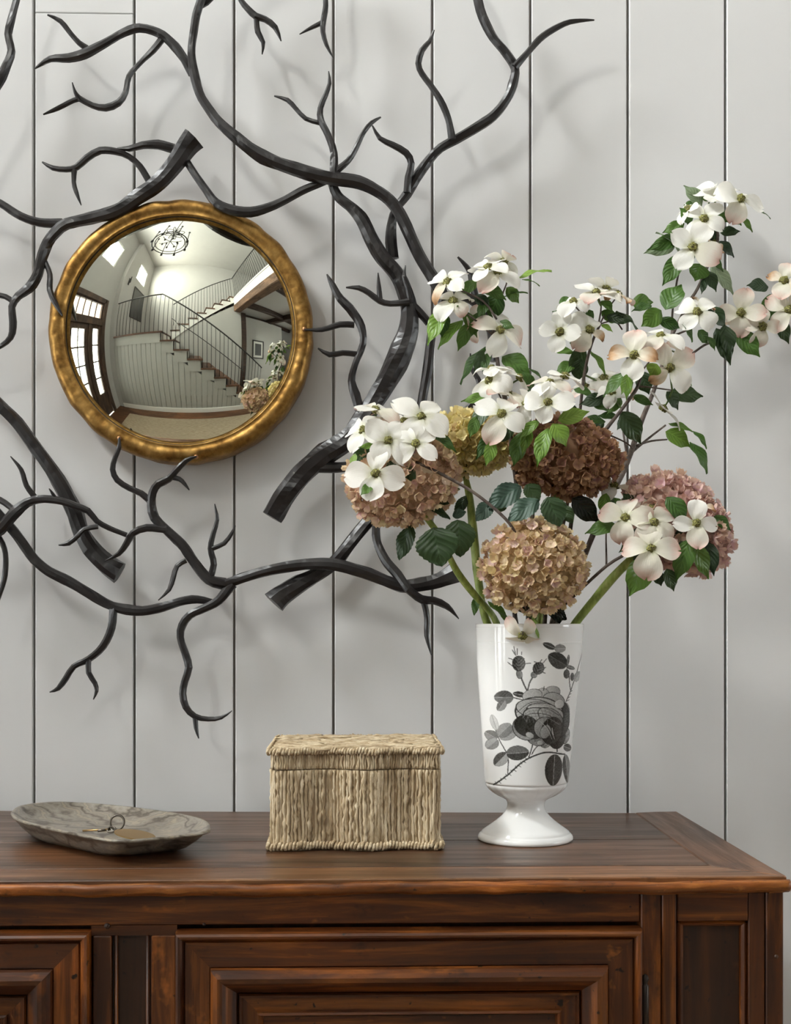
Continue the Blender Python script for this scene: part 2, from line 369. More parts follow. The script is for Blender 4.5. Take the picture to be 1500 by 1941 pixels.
fixn(mk('understair_wall', V + [(a, b - .08, c) for a, b, c in V], [(0, 1, 2, 3, 4), (9, 8, 7, 6, 5)] + [(i, (i + 1) % 5, 5 + (i + 1) % 5, 5 + i) for i in range(5)], M_SHADE, st))
def rod(name, a, b, r, parent, n=6, m=M_RAIL): V, F = tube_geo(np.array([a, b], dtype=float), r, n); return mk(name, V, F, m, parent, True)
yr = YS - .05; rails = []
tube('handrail', [(XA, yr, 3.06), (-1.0, yr, 3.06)], .018, M_RAIL, st, n=6, step=.5)
tube('handrail', [(-1.0, yr, 3.06), (1.7, yr, 3.06 - 2.7 * .2135 / .313)], .018, M_RAIL, st, n=6, step=.5)
yq = YS - .95
tube('wall_rail', [(-.9, yq, 2.62), (1.55, yq, 2.62 - 2.45 * .2135 / .313)], .013, M_RAIL, st, n=6, step=.5)
for k in range(12): x = XA + .06 + k * .122; rod('baluster', (x, yr, 2.05), (x, yr, 3.06), .0075, st)
x = -.93
while x < 1.7:
    k = int((x + .96) / .313); zb = 2.05 - .2135 * (k + 1); zt_ = 3.06 - (x + 1.0) * .2135 / .313
    if zb > -.02: rod('baluster', (x, yr, max(zb, 0)), (x, yr, zt_), .0075, st)
    x += .104
yu = YB - .04
tube('handrail', [(-.9, yu, 3.20), (1.26, yu, 3.20 + 2.16 * .2075 / .292)], .018, M_RAIL, st, n=6, step=.6)
for k in range(21):
    x = -.88 + k * .104; kk = int((x + .93) / .292); rod('baluster', (x, yu, 2.05 + .2075 * (kk + 1)), (x, yu, 3.20 + (x + .9) * .2075 / .292), .0075, st)
tube('handrail', [(1.29, yu, 4.72), (1.29, -.05, 4.72)], .018, M_RAIL, st, n=6, step=1)
for k in range(32): y = yu + .1 + k * .105; rod('baluster', (1.29, y, 3.66), (1.29, y, 4.72), .0075, st)
o = box('dark_oak_post', 1.53, 1.72, YB - .14, YB, 0, 3.1, M_BEAMD); tag(o, 'dark brown timber post at the corner under the upper flight', 'post')

# ---- chandelier
ch = thing('chandelier', (-.80, -1.36, 3.95), 'round black iron chandelier of two rings with tall candle rods', 'chandelier')
cc = np.array([-.80, -1.36, 3.95])
for r, dz, w in ((.38, 0, .014), (.32, .03, .011)):
    a = np.linspace(0, 2 * PI, 40, endpoint=False); V, F = tube_geo(np.c_[cc[0] + r * np.cos(a), cc[1] + r * np.sin(a), np.full(40, cc[2] + dz)], w, 6, closed=True); mk('ring', V, F, M_RAIL, ch, True)
for k in range(8):
    a = k * PI / 4 + .2; p = cc + np.array([.38 * math.cos(a), .38 * math.sin(a), 0])
    rod('candle_rod', p - (0, 0, .08), p + (0, 0, .55), .010, ch); rod('candle_cup', p + (0, 0, .53), p + (0, 0, .58), .024, ch, 8); rod('finial', p - (0, 0, .1), p - (0, 0, .03), .028, ch, 8)
for k in range(6):
    a = k * PI / 3; p = cc + np.array([.16 * math.cos(a), .16 * math.sin(a), .05]); tube('spoke', [cc + (0, 0, .12), p, cc + np.array([.24 * math.cos(a), .24 * math.sin(a), .1])], .008, M_RAIL, ch, n=5, step=.1); rod('finial', p - (0, 0, .05), p, .022, ch, 8)
for k in range(4):
    aa = np.linspace(0, 2 * PI, 26, endpoint=False); a = k * PI / 4; r = .24
    V, F = tube_geo(np.c_[cc[0] + r * np.cos(aa) * math.cos(a), cc[1] + r * np.cos(aa) * math.sin(a), cc[2] + .72 + .2 * np.sin(aa)], .010, 5, closed=True); mk('hoop', V, F, M_RAIL, ch, True)
rod('drop_rod', cc + (0, 0, .1), (cc[0], cc[1], ZC), .012, ch)

# ---- pictures, sconce, rug, porch
M_PIC = mat('dark_canvas', (.035, .033, .032), .5); M_FRAME = mat('dark_frame', (.03, .025, .02), .5); M_MAT = mat('picture_mount', (.7, .69, .64), .7)
pt = thing('painting', (XA + .02, -3.3, 3.0), 'dark painting hanging on the wall above the stair landing', 'painting')
box('canvas', XA + .004, XA + .03, -4.15, -3.25, 2.85, 4.05, M_PIC, pt)
MB().box(XA + .004, XA + .045, -4.19, -4.15, 2.81, 4.09).box(XA + .004, XA + .045, -3.25, -3.21, 2.81, 4.09).box(XA + .004, XA + .045, -4.15, -3.25, 2.81, 2.85).box(XA + .004, XA + .045, -4.15, -3.25, 4.05, 4.09).build('frame', M_FRAME, pt)
sc_ = thing('wall_sconce', (XA, -2.72, 4.0), 'small dark wall sconce beside the stair painting', 'sconce')
box('backplate', XA, XA + .02, -2.76, -2.68, 3.9, 4.2, M_RAIL, sc_, .005); rod('candle', (XA + .07, -2.72, 4.0), (XA + .07, -2.72, 4.25), .02, sc_, 8); rod('arm', (XA + .01, -2.72, 3.98), (XA + .08, -2.72, 3.98), .012, sc_)
pf = thing('framed_picture', (2.6, YC, 1.3), 'small framed print on the pale wall beyond the stairs', 'picture')
YP = -3.9
o = MB().box(1.72, 4.2, YP - .1, YP, 0, 3.1).build('wall_room_beyond', M_SHADE); tag(o, kind='structure')
pf.location = (2.5, YP, 1.4)
box('print', 2.36, 2.70, YP, YP + .012, 1.52, 2.02, M_PIC, pf)
box('mount', 2.26, 2.80, YP, YP + .01, 1.42, 2.12, M_MAT, pf)
MB().box(2.22, 2.27, YP, YP + .03, 1.38, 2.16).box(2.79, 2.84, YP, YP + .03, 1.38, 2.16).box(2.27, 2.79, YP, YP + .03, 1.38, 1.43).box(2.27, 2.79, YP, YP + .03, 2.11, 2.16).build('frame', M_FRAME, pf)
M_RUG = mat('jute_rug', (.36, .29, .20), .95); base(M_RUG, ramp(M_RUG, noise(M_RUG, noise_vec(M_RUG, (6, 60, 6)), 2, 4), [(.3, (.25, .19, .12)), (.7, (.43, .35, .25))]))
o = box('area_rug', -2.05, 2.4, -2.10, -.70, .001, .013, M_RUG, None, .004); o.location = (0, 0, 0); tag(o, 'flat tan woven rug lying on the dark wooden floor', 'rug')
M_PORCH = wood('porch_boards', 'Y', [(.25, .12, .05), (.45, .23, .11), (.6, .33, .17)], .6); M_GROUND = mat('gravel', (.42, .40, .36), .9); M_HEDGE = mat('hedge_leaf', (.10, .20, .04), .6)
o = MB().box(-9, XL - .16, -6, 3, -.3, -.02).build('ground_outside', M_GROUND); tag(o, kind='structure')
o = MB().box(-4.9, XL - .17, -4, 2, 3.25, 3.33).build('roof_porch', M_PORCH); tag(o, kind='structure')

# ================================================================== MIRROR WITH IRON BRANCHES
MC = P(343.5, 628, -.045); MC = np.array([MC[0], 0.0, MC[2]])
bm_ = thing('branch_mirror', tuple(MC), 'round convex mirror in hammered gold frame ringed by dark forged iron branches', 'mirror')
RS, AG = .34, .1690                                          # sphere radius and glass radius
prof = [(max(1e-5, AG * k / 28), 0) for k in range(29)]
V = []; F = []; n = 96
for r, _ in prof:
    for k in range(n):
        a = 2 * PI * k / n; V.append((MC[0] + r * math.cos(a), -.0925 + RS - math.sqrt(RS * RS - r * r), MC[2] + r * math.sin(a)))
for i in range(28):
    for k in range(n): F.append((i * n + k, i * n + (k + 1) % n, (i + 1) * n + (k + 1) % n, (i + 1) * n + k))
mk('mirror_glass', V, F, M_MIRROR, bm_, True)
n = 360; pr = [(.1683, -.040), (.1683, -.050), (.1690, -.0548), (.1705, -.0552), (.1720, -.0540), (.1765, -.0565), (.182, -.0575), (.187, -.0562), (.1915, -.052), (.194, -.045), (.1945, -.030), (.193, -.008), (.190, -.004)]
ang = np.arange(n) * 2 * PI / n
def ringnoise(seed, ks=(9, 17, 29, 41, 63)):
    g = np.random.default_rng(seed); s = np.zeros(n)
    for k in ks: s += g.normal() * np.sin(k * ang + g.uniform(0, 6.28)) / (len(ks) ** .5)
    return s
V = []; F = []
for i, (r, y) in enumerate(pr):
    amp = 0 if i < 4 else 1
    dr_ = ringnoise(5 + i // 2) * .00045 * amp + ringnoise(50, (5, 11, 23, 31)) * .0006 * (amp if i > 6 else 0); dy = ringnoise(20 + i, (23, 37, 53, 71, 89)) * .00035 * (1 if 4 < i < 9 else 0)
    V.append(np.c_[MC[0] + (r + dr_) * np.cos(ang), y + dy, MC[2] + (r + dr_) * np.sin(ang)])
V = np.vstack(V)
for i in range(len(pr) - 1):
    for k in range(n): F.append((i * n + k, i * n + (k + 1) % n, (i + 1) * n + (k + 1) % n, (i + 1) * n + k))
mk('mirror_frame', V, F, M_GOLD, bm_, True)
a = np.arange(120) * 2 * PI / 120
V, F = tube_geo(np.c_[MC[0] + .1684 * np.cos(a), np.full(120, -.0475), MC[2] + .1684 * np.sin(a)], .0017, 6, closed=True); mk('inner_lip', V, F, M_BLACKLIP, bm_, True)

# branches: "x,y,w" in picture pixels; d = how far the iron stands off the wall (metres)
def pts_of(s, d, d2=None):
    q = [tuple(map(float, t.split(','))) for t in s.split()]; n_ = len(q); P3 = []; R = []
    ds = d if isinstance(d, (list, tuple)) else [d, d if d2 is None else d2]
    for i, t_ in enumerate(q):
        dd = np.interp(i / max(1, n_ - 1), np.linspace(0, 1, len(ds)), ds); p = P(t_[0], t_[1], -dd); P3.append(p); R.append(t_[2] / 2 * mpp(-dd))
    return np.array(P3), np.array(R)
def iron(name, s, d, parent, cut=None):
    p, r = pts_of(s, d); q = catmull(np.c_[p, r], .0075)
    # squash noise rings so the bar reads as hammered
    V, F = tube_geo(q[:, :3], np.maximum(q[:, 3], .0007), 9, noise=.085); o = mk(name, V, F, M_IRON, parent, False)
    return o
B = []
def branch(s, d, *twigs):
    b = iron('branch', s, d, bm_)
    for ts, td in twigs: iron('twig', ts, td, b)
    return b
branch('66,130,3 95,112,13 130,110,16 160,102,18 195,85,16 235,62,15 265,53,17 300,62,17 325,80,17 345,105,18 365,140,18', [.05, .055, .05],
  ('90,28,3 115,40,9 135,65,10 150,82,11 165,92,12', [.06, .05]), ('312,68,14 290,95,13 265,120,10 245,145,12 238,175,12 225,195,13 200,205,13 175,200,11 150,186,11', [.05, .06]),
  ('152,187,11 140,190,10 110,205,9 82,217,3', [.06, .055]), ('152,188,11 146,180,8 141,170,5 137,156,2', [.06, .07]))
branch('655,-118,6 615,-112,11 560,-120,13 490,-102,15 435,-72,16 398,-30,16 376,15,16 367,60,15 363,100,15 368,140,19 378,175,18 395,205,18 415,232,19 450,262,20 500,297,25 560,321,27 620,336,27 680,346,26 722,366,25 752,396,24 775,440,23 798,488,24 825,532,25 840,565,20 826,600,17 818,640,17 811,700,19 803,745,18 796,790,16', [.05, .065, .075, .06, .05],
  ('375,12,13 392,5,11 410,-12,9', [.05, .06]),
  ('632,330,18 633,290,14 622,255,12 609,228,12 608,205,11 618,180,10 625,158,8 623,135,2', [.07, .06]), ('607,233,9 580,225,9 560,205,9 545,190,9 520,182,3', [.06, .055]),
  ('632,328,14 660,305,11 675,280,10 690,250,9 705,232,8 722,222,3', [.07, .06]),
  ('838,562,16 870,560,18 905,575,19 930,620,18 938,685,18', [.05, .05]), ('905,572,13 897,540,13 893,520,12 885,505,10 868,487,4', [.05, .06]))
branch('850,-135,4 872,-95,12 890,-60,16 900,-30,17 908,5,18 916,32,18 935,70,18 960,100,18 977,130,18 973,160,18 960,190,19 935,220,19 900,243,19 865,263,18 835,281,17 815,301,17 795,330,18 772,368,17 752,395,17 744,420,17 742,450,20 745,490,22', [.06, .055, .045, .04],
  ('976,128,15 1000,100,13 1030,68,13 1070,45,11 1100,39,8 1127,38,3', [.06, .06]), ('858,264,14 850,225,13 835,190,13 815,160,12 800,140,12 793,120,12 800,95,11 815,78,8 823,57,3', [.055, .065]),
  ('772,365,14 775,335,14 780,310,13 770,290,13 745,275,12 720,262,9 706,238,3', [.05, .065]))
branch('432,-75,12 440,-50,11 450,-25,10 457,0,11 470,17,12 485,31,13 503,37,12 522,52,11 533,78,2', [.06, .055], ('486,32,11 489,60,10 499,80,8 497,103,2', [.055, .06]))
branch('618,-112,12 612,-70,11 616,-25,10 618,10,10 613,40,11 612,60,10 619,85,8 632,110,2', [.06, .055], ('613,42,10 592,52,8 568,65,2', [.055, .06]))
branch('628,338,17 640,370,18 670,397,22 690,422,26 706,455,28 726,490,31 750,517,32 765,545,31 776,582,33 775,625,38 764,660,43 745,700,42 715,752,40 688,797,42 658,832,40 610,865,42 572,898,42 540,937,41 514,980,40', [.055, .05, .055],
  ('684,785,20 674,748,20 667,722,15 674,690,13 685,662,14 689,640,14 681,610,17 663,584,18 645,567,16 630,540,11 620,520,3', [.055, .065, .06]),
  ('672,616,11 645,615,11 610,625,9 577,625,3', [.06, .062]), ('684,672,11 650,669,11 625,672,11 603,660,3', [.062, .068]),
  ('776,573,15 740,576,12 720,571,12 700,556,11 680,546,10 656,545,3', [.065, .07]), ('721,572,10 719,545,9 717,517,2', [.067, .072]), ('779,575,13 773,545,11 766,525,9 769,503,2', [.06, .065]),
  ('772,570,15 798,593,15 814,612,15', [.055, .05]), ('596,885,22 640,886,20 690,880,19 740,872,17', [.055, .045]))
branch('368,262,47 356,276,41 331,312,33 302,345,30 265,371,28 222,399,27 172,414,25 127,424,23 106,440,21 90,460,20 80,485,20 72,520,19 55,547,18 35,562,15 23,582,13 25,610,14 20,640,11 -6,660,9 -40,668,8 -75,690,6', [.06, .055, .05, .05],
  ('118,424,19 75,422,17 40,410,16 0,385,14 -40,368,14 -85,362,13 -130,380,10 -165,410,3', [.05, .05]), ('284,345,13 265,315,13 245,297,12 220,287,14 190,285,14 165,300,14 145,317,13 125,321,11 100,318,9 80,307,3', [.055, .065]),
  ('141,320,11 140,345,9 145,365,9 154,389,2', [.062, .068]), ('330,281,19 300,275,18 270,275,15 245,282,11 222,281,2', [.055, .06]),
  ('350,300,14 370,330,14 390,360,15 410,385,17 440,398,18 475,402,19 510,393,17 540,379,15 580,358,15 618,343,14', [.055, .07, .065]), ('84,493,10 95,520,11 95,550,12 105,575,11 118,598,3', [.05, .065]), ('24,572,10 10,562,10 -20,558,9 -60,565,3', [.05, .05]))
branch('-85,362,14 -72,300,14 -48,240,14 -20,190,14 -2,158,16 12,125,17 22,97,16 15,65,14 20,40,14 30,5,13 38,-25,12 55,-62,8 75,-90,3', [.055, .055])
branch('-130,590,5 -105,650,14 -70,695,19 -30,735,22 0,768,24 32,802,24 70,852,25 97,890,27 122,930,29 138,965,30 155,1010,31 180,1048,33 205,1072,37 227,1086,42', [.045, .045])
branch('-90,1030,24 -60,1025,25 -25,1015,25 0,1003,24 24,976,21 52,953,17 84,946,16 117,950,15 142,959,14 167,968,12 184,988,11 207,1001,11 240,1014,10', [.07, .075, .065],
  ('68,945,11 50,920,10 40,890,8 20,865,2', [.072, .075]), ('106,946,9 100,936,6 93,926,2', [.075, .078]), ('186,998,10 160,1003,10 148,1015,10 130,1030,10 111,1033,3', [.07, .075]), ('26,966,12 0,948,13 -25,942,13 -60,952,13', [.07, .06, .05]))
branch('-100,975,10 -65,955,16 -30,950,18 0,978,20 20,1000,20 45,1032,21 65,1060,21 92,1083,21 130,1102,20 170,1126,20 212,1149,20 260,1158,20 300,1153,18 340,1141,16 375,1137,15 408,1143,13', [.05, .05, .045],
  ('215,1153,16 211,1190,15 195,1225,14 168,1249,13 140,1263,12 125,1285,12 110,1305,9 94,1312,2', [.05, .055]), ('168,1250,10 168,1275,10 180,1295,9 183,1310,7 177,1326,2', [.053, .058]))
branch('-15,1000,10 5,1030,10 11,1060,11 8,1100,10 -6,1140,9 -25,1185,3', [.05, .05])
branch('427,1107,22 396,1098,22 367,1065,20 343,1030,19 313,1003,18 293,982,18 287,957,17 290,933,16 300,917,15 320,907,13 333,893,12 353,873,10 373,865,3', [.055, .06, .068],
  ('322,904,10 340,908,9 350,917,7 359,929,2', [.062, .065]), ('288,953,13 268,935,12 245,925,11 222,910,11 213,890,11 218,868,9 226,848,8 226,829,3', [.06, .066]),
  ('316,1004,15 278,1001,15 252,1011,13 240,1030,12 225,1050,9 200,1063,2', [.06, .066]), ('353,1062,11 336,1073,10 329,1095,10 321,1118,8 300,1138,2', [.058, .064]),
  ('398,1098,13 405,1070,12 399,1040,11 405,1010,10 412,985,8 407,955,2', [.056, .063]), ('403,1040,9 425,1030,9 440,1010,7 446,996,2', [.06, .065]))
branch('425,1108,20 460,1096,20 500,1083,20 550,1073,21 600,1069,22 642,1072,24 690,1085,23 740,1104,24 772,1111,25 810,1106,28 840,1096,34 863,1086,44', [.055, .068, .06],
  ('440,1106,22 415,1138,18 388,1153,16 360,1166,15 345,1185,15 342,1208,14 352,1240,14 358,1265,14 350,1292,13 346,1315,13 352,1340,13 370,1358,12 395,1363,10 420,1360,8 440,1347,2', [.055, .055, .06]), ('370,1354,11 372,1380,8 377,1400,2', [.057, .062]))
branch('519,1142,48 534,1128,42 570,1106,34 605,1086,28 632,1067,25 660,1035,25 690,998,25 715,972,24 765,930,20 820,860,18 860,800,15 890,772,14 910,745,13 906,718,11 894,698,9 892,670,3', [.05, .038, .035],
  ('713,985,17 714,1025,17 730,1060,18 755,1090,18 775,1117,17 800,1136,16 822,1137,14 848,1149,11 870,1173,2', [.045, .078, .07]), ('802,1136,13 810,1170,11 810,1205,9 818,1242,2', [.072, .07]))
for (x, y) in ((577, 624), (372, 866), (226, 831)):
    p = P(x, y, -.059); a = np.linspace(0, PI, 6)
    V, F = lathe_geo([(max(.0001, .0035 * math.sin(t)), .0035 * math.cos(t)) for t in a], 8, p); mk('weld', V, F, M_WELD, bm_, True)

# ================================================================== SIDEBOARD
ZT = .95; YF = -.549; YCF = -.537
LX = P(-985, 1700, YF)[0]; RX = P(1491, 1750, YCF)[0]
sb = thing('sideboard', ((LX + RX) / 2, -.29, 0), 'old dark walnut sideboard with raised panel doors and worn edges', 'sideboard')
def topz(x, y): return ZT + .0008 * math.sin(x * 9) - .0012 * (y > -.1)
def slab(name, poly, m, th=.012):
    # poly: list of (x,y); outline resampled so it can undulate a little
    pl = []
    for i in range(len(poly)):
        a, b = np.array(poly[i]), np.array(poly[(i + 1) % len(poly)]); k = max(1, int(np.linalg.norm(b - a) / .03))
        for j in range(k): pl.append(a + (b - a) * j / k)
    n_ = len(pl); ins = []
    c = np.mean(pl, 0)
    V = [(p[0], p[1], ZT - th) for p in pl] + [(p[0], p[1], ZT - .0012) for p in pl]
    inn = []
    for i in range(n_):
        t_ = np.array(pl[(i + 1) % n_]) - np.array(pl[i - 1]); t_ /= np.linalg.norm(t_) + 1e-9; nrm = np.array([-t_[1], t_[0]]); inn.append(np.array(pl[i]) + nrm * .0012)
    V += [(p[0], p[1], ZT + RNG.normal() * .00005) for p in inn]
    F = [tuple(range(n_))[::-1], tuple(range(2 * n_, 3 * n_))]
    for r_ in (0, 1):
        for i in range(n_): j = (i + 1) % n_; F.append((r_ * n_ + i, r_ * n_ + j, (r_ + 1) * n_ + j, (r_ + 1) * n_ + i))
    return mk(name, V, F, m, sb)
fr = PZ(1497, 1664, ZT); bk = PZ(1283, 1538, ZT); bl = PZ(1206, 1541, ZT); mi = PZ(1345, 1640, ZT)
frx, bkx = fr[0], bk[0]; yb_r = bk[1]; yb_l = -.004
ym1 = mi[1]; ym2 = -.30; g_ = .0006
yback = lambda x: np.interp(x, [P(0, 1529)[0], bl[0]], [PZ(0, 1529, ZT)[1], bl[1]])
xl2 = lambda y: np.interp(y, [mi[1], bl[1]], [mi[0], bl[0]])
ED = YF + .006
slab('front_plank', [(LX, ED), (frx - .002, ED), (mi[0] - .002, ym1 - g_), (LX, ym1 - g_)], M_TOPF)
slab('plank', [(LX, ym1 + g_), (xl2(ym1) - g_, ym1 + g_), (xl2(ym2) - g_, ym2 - g_), (LX, ym2 - g_)], M_TOPX)
slab('plank', [(LX, ym2 + g_), (xl2(ym2) - g_, ym2 + g_), (xl2(bl[1]) - g_, bl[1]), (LX, min(-.004, yback(LX)))], M_TOPX)
slab('end_plank', [(mi[0] + g_, ym1 + .001), (frx, ED + .002), (bkx, yb_r), (bkx - .03, yb_r - .002), (bl[0] + g_, bl[1] + .004)], M_TOPY)
# front edge moulding, wavy from wear
ez = lambda px: CZ - (px - HOR) * (DIST + YF) / FPX
xs = np.linspace(LX - .004, frx + .002, 300); wv = .0012 * np.sin(xs * 13) + .0010 * np.sin(xs * 31 + 1) + .0007 * np.sin(xs * 71) + .0004 * np.sin(xs * 143 + 2)
pr = [(ED + .004, ez(1676)), (ED - .0008, ez(1684)), (YF + .0018, ez(1673)), (YF - .0015, ez(1676)), (YF - .003, ez(1682)), (YF - .0025, ez(1689)), (YF + .001, ez(1695)), (YF + .006, ez(1699)), (YF + .02, ez(1700)), (YF + .02, ez(1676))]
V = []; F = []; K = len(pr)
for i, x in enumerate(xs):
    for (y, z) in pr: V.append((x, y + wv[i] * .8 + RNG.normal() * .00015, z + wv[i] * .5))
for i in range(len(xs) - 1):
    for k in range(K): F.append((i * K + k, (i + 1) * K + k, (i + 1) * K + (k + 1) % K, i * K + (k + 1) % K))
F += [tuple(range(K)), tuple((len(xs) - 1) * K + k for k in range(K))[::-1]]
fixn(mk('edge_moulding', V, F, M_WEDGE, sb, True))
xs2 = [(frx, ED), (bkx, yb_r)]
V = []; F = []
for (x, y) in ((frx, ED - .002), (bkx, yb_r)):
    for dx, z in ((-.02, ez(1676)), (.001, ez(1675)), (.003, ez(1682)), (.002, ez(1690)), (-.004, ez(1698)), (-.02, ez(1700))): V.append((x + dx, y, z))
for k in range(6): F.append((k, 6 + k, 6 + (k + 1) % 6, (k + 1) % 6))
F += [tuple(range(6))[::-1], tuple(range(6, 12))]
fixn(mk('side_moulding', V, F, M_WEDGE, sb))
# carcass
zb = lambda px: CZ - (px - HOR) * (DIST + YCF) / FPX; X = lambda px: P(px, 1800, YCF)[0]
ZD1 = zb(1761); ZD0 = .15
Z700 = zb(1699)
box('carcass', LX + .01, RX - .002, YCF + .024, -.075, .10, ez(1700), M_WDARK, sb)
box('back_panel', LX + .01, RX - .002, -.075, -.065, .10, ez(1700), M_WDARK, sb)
box('frieze', X(-708) + .001, X(1215), YCF + .004, YCF + .03, zb(1752.5), Z700 + .004, M_WX, sb, .001)
box('bottom_rail', LX + .01, RX - .002, YCF, YCF + .03, .08, ZD0 - .003, M_WX, sb, .002)
box('plinth', LX - .004, RX + .008, YCF - .012, -.07, 0.0, .08, M_WX, sb, .006)
box('side_panel', RX - .002, RX, YCF + .03, -.07, .08, Z700 + .004, M_WZ, sb)
px = 1 * (DIST + YCF) / FPX
def mitre_frame(names, x0, x1, z0, z1, prof, parent):
    for side, nm, m in (('t', names[0], M_WX), ('b', names[0], M_WX), ('l', names[1], M_WZ), ('r', names[1], M_WZ)):
        V = []; F = []; K = len(prof)
        for e in (0, 1):
            for d, p in prof:
                y = YCF - p
                if side == 't': V.append((x1 - d if e else x0 + d, y, z1 - d))
                if side == 'b': V.append((x1 - d if e else x0 + d, y, z0 + d))
                if side == 'l': V.append((x0 + d, y, z1 - d if e else z0 + d))
                if side == 'r': V.append((x1 - d, y, z1 - d if e else z0 + d))
        for k in range(K): F.append((k, (k + 1) % K, K + (k + 1) % K, K + k))
        F += [tuple(range(K)), tuple(range(K, 2 * K))[::-1]]
        # subdivide along the length for a hand-planed wobble
        fixn(mk(nm, V, F, m, parent))
def door(xa, xb):
    d = thing('door', ((xa + xb) / 2, YCF, ZD0)); d.parent = sb; d.location = Vector(((xa + xb) / 2, YCF, ZD0)) - sb.location
    q = lambda *t: [(a * px, b) for a, b in t]
    mitre_frame(('frame_rail', 'frame_stile'), xa, xb, ZD0, ZD1, q((0, -.01), (0, .010), (2, .0145), (6, .0165), (10, .016), (13, .0135), (15, .0105), (17, .009), (19, .0112), (64, .0118), (66, .0105), (66, -.01)), d)
    mitre_frame(('raised_moulding', 'raised_moulding'), xa, xb, ZD0, ZD1, q((66.3, -.01), (66.3, .0135), (68, .019), (73, .0235), (81, .0255), (90, .0245), (100, .019), (109, .0125), (114, .009), (117, .0045), (118, -.01)), d)
    mitre_frame(('panel_moulding', 'panel_moulding'), xa, xb, ZD0, ZD1, q((117.6, -.01), (117.6, .0065), (120, .0095), (124, .0095), (126, .005), (152, .004), (153, .0085), (157, .0095), (160, .007), (163, .001), (164, -.01)), d)
    c = 163.5 * px; box('panel', xa + c, xb - c, YCF - .0015, YCF + .012, ZD0 + c, ZD1 - c, M_WX, d)
    return d
DR = door(X(335), X(1214)); DL = door(X(-708), X(172))
DR['label'] = 'right-hand door'; DL['label'] = 'left-hand door'
# centre stile with reeds
zt = zb(1771)
box('centre_stile', X(176), X(211), YCF, YCF + .03, ZD0, zt, M_WZ, sb, .001); box('centre_stile', X(287), X(333), YCF, YCF + .03, ZD0, zt, M_WZ, sb, .001)
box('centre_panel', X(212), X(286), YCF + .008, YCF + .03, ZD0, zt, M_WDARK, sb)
for a in (219, 278.5):
    V, F = tube_geo(np.array([(X(a), YCF + .006, ZD0), (X(a), YCF + .006, zt)]), 3.6 * px, 10); mk('reed', V, F, M_WZ, sb, True)
box('centre_filler', X(172), X(335), YCF + .0035, YCF + .03, zt, zb(1752.4), M_WX, sb)
# end pilasters
def pilaster(x_in, sgn):
    x = lambda d: x_in + sgn * d * px
    def bx(nm, a, b, y, z0, z1, m, bev=.0012): u, v_ = sorted((x(a), x(b))); box(nm, u, v_, YCF + y, YCF + .03, z0, z1, m, sb, bev)
    bx('hinge_stile', 1, 39.5, .0, ZD0, Z700 + .002, M_WZ); bx('end_stile', 41, 68, -.001, ZD0, Z700 + .002, M_WZ)
    bx('end_stile', 208, 240, .001, ZD0, Z700 + .002, M_WZ); bx('corner_post', 241.5, 275, .0, ZD0, Z700 + .002, M_WZ)
    bx('end_rail', 71, 207, .0005, zb(1751), Z700 + .002, M_WX)
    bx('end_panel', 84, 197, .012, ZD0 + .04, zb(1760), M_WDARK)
    for a, b in ((72, 84), (196, 207)): bx('panel_bead', a, b, .003, ZD0 + .03, zb(1753), M_WZ, .0028)
    bx('panel_bead', 72, 207, .0035, zb(1762), zb(1752.5), M_WX, .0026); bx('end_rail', 71, 207, .0005, ZD0, ZD0 + .035, M_WX)
    bx('backing', 0, 275, .022, ZD0, Z700, M_WDARK)
pilaster(X(1215), 1); pilaster(X(-708), -1)
M_PIN = mat('hinge_iron', (.05, .04, .035), .4, .8)
hz = zb(1848)
V, F = lathe_geo([(.0001, 0), (.003, -.002), (.0042, -.006), (.003, -.010), (.0026, -.012), (.0042, -.013), (.0042, -.055), (.0034, -.056), (.0034, -.1), (.001, -.101)], 12, (X(1222), YCF - .003, hz)); mk('hinge', V, F, M_PIN, sb, True)
for (a, b, r) in ((203, 1752, 6), (387, 1750, 3.4), (1472, 1819, 4.5)):
    V, F = lathe_geo([(r * px * math.sin(t), .0025 * math.cos(t)) for t in np.linspace(.02, PI / 2, 5)], 10)
    V = np.array(V); V = np.c_[V[:, 0], -V[:, 2], V[:, 1]] + np.array([X(a), YCF + .0005, zb(b)]); mk('peg', V, F, M_WDARK, sb, True)

# ================================================================== STONE TRAY
M_STONE = mat('veined_stone', (.4, .37, .33), .32)
v = noise_vec(M_STONE, (1, 1, 2.5)); wvn = nn(M_STONE, 'ShaderNodeTexWave', wave_type='BANDS', bands_direction='DIAGONAL'); wvn.inputs['Scale'].default_value = 9; wvn.inputs['Distortion'].default_value = 14; wvn.inputs['Detail'].default_value = 5; wvn.inputs['Detail Scale'].default_value = 1.6
ln(M_STONE, v, wvn.inputs['Vector'])
c = ramp(M_STONE, wvn.outputs[0], [(0, (.10, .08, .062)), (.12, (.21, .185, .15)), (.5, (.31, .285, .245)), (.9, (.23, .205, .17)), (1, (.36, .31, .24))])
base(M_STONE, mix(M_STONE, .6, c, ramp(M_STONE, noise(M_STONE, v, 22, 5), [(.3, (.55, .52, .48)), (.7, (1.15, 1.1, 1.02))]), 'MULTIPLY')); bump(M_STONE, noise(M_STONE, v, 120, 4), .15, .001)
HT = .034; zr = ZT + HT
rim = [PZ(a, b, zr - .004 + e) for a, b, e in ((20, 1540, .004), (38, 1527, .004), (95, 1520, .002), (150, 1521, 0), (215, 1526, 0), (285, 1534, 0), (350, 1544, 0), (388, 1554, .003), (399, 1566, .004), (392, 1576, .003), (350, 1583, 0), (290, 1589, 0), (235, 1593, 0), (185, 1588, 0), (120, 1575, 0), (60, 1561, .001), (30, 1551, .003))]
rc = catmull(np.vstack([rim, rim[:1]]), .006)[:-1]; cen = rc.mean(0)
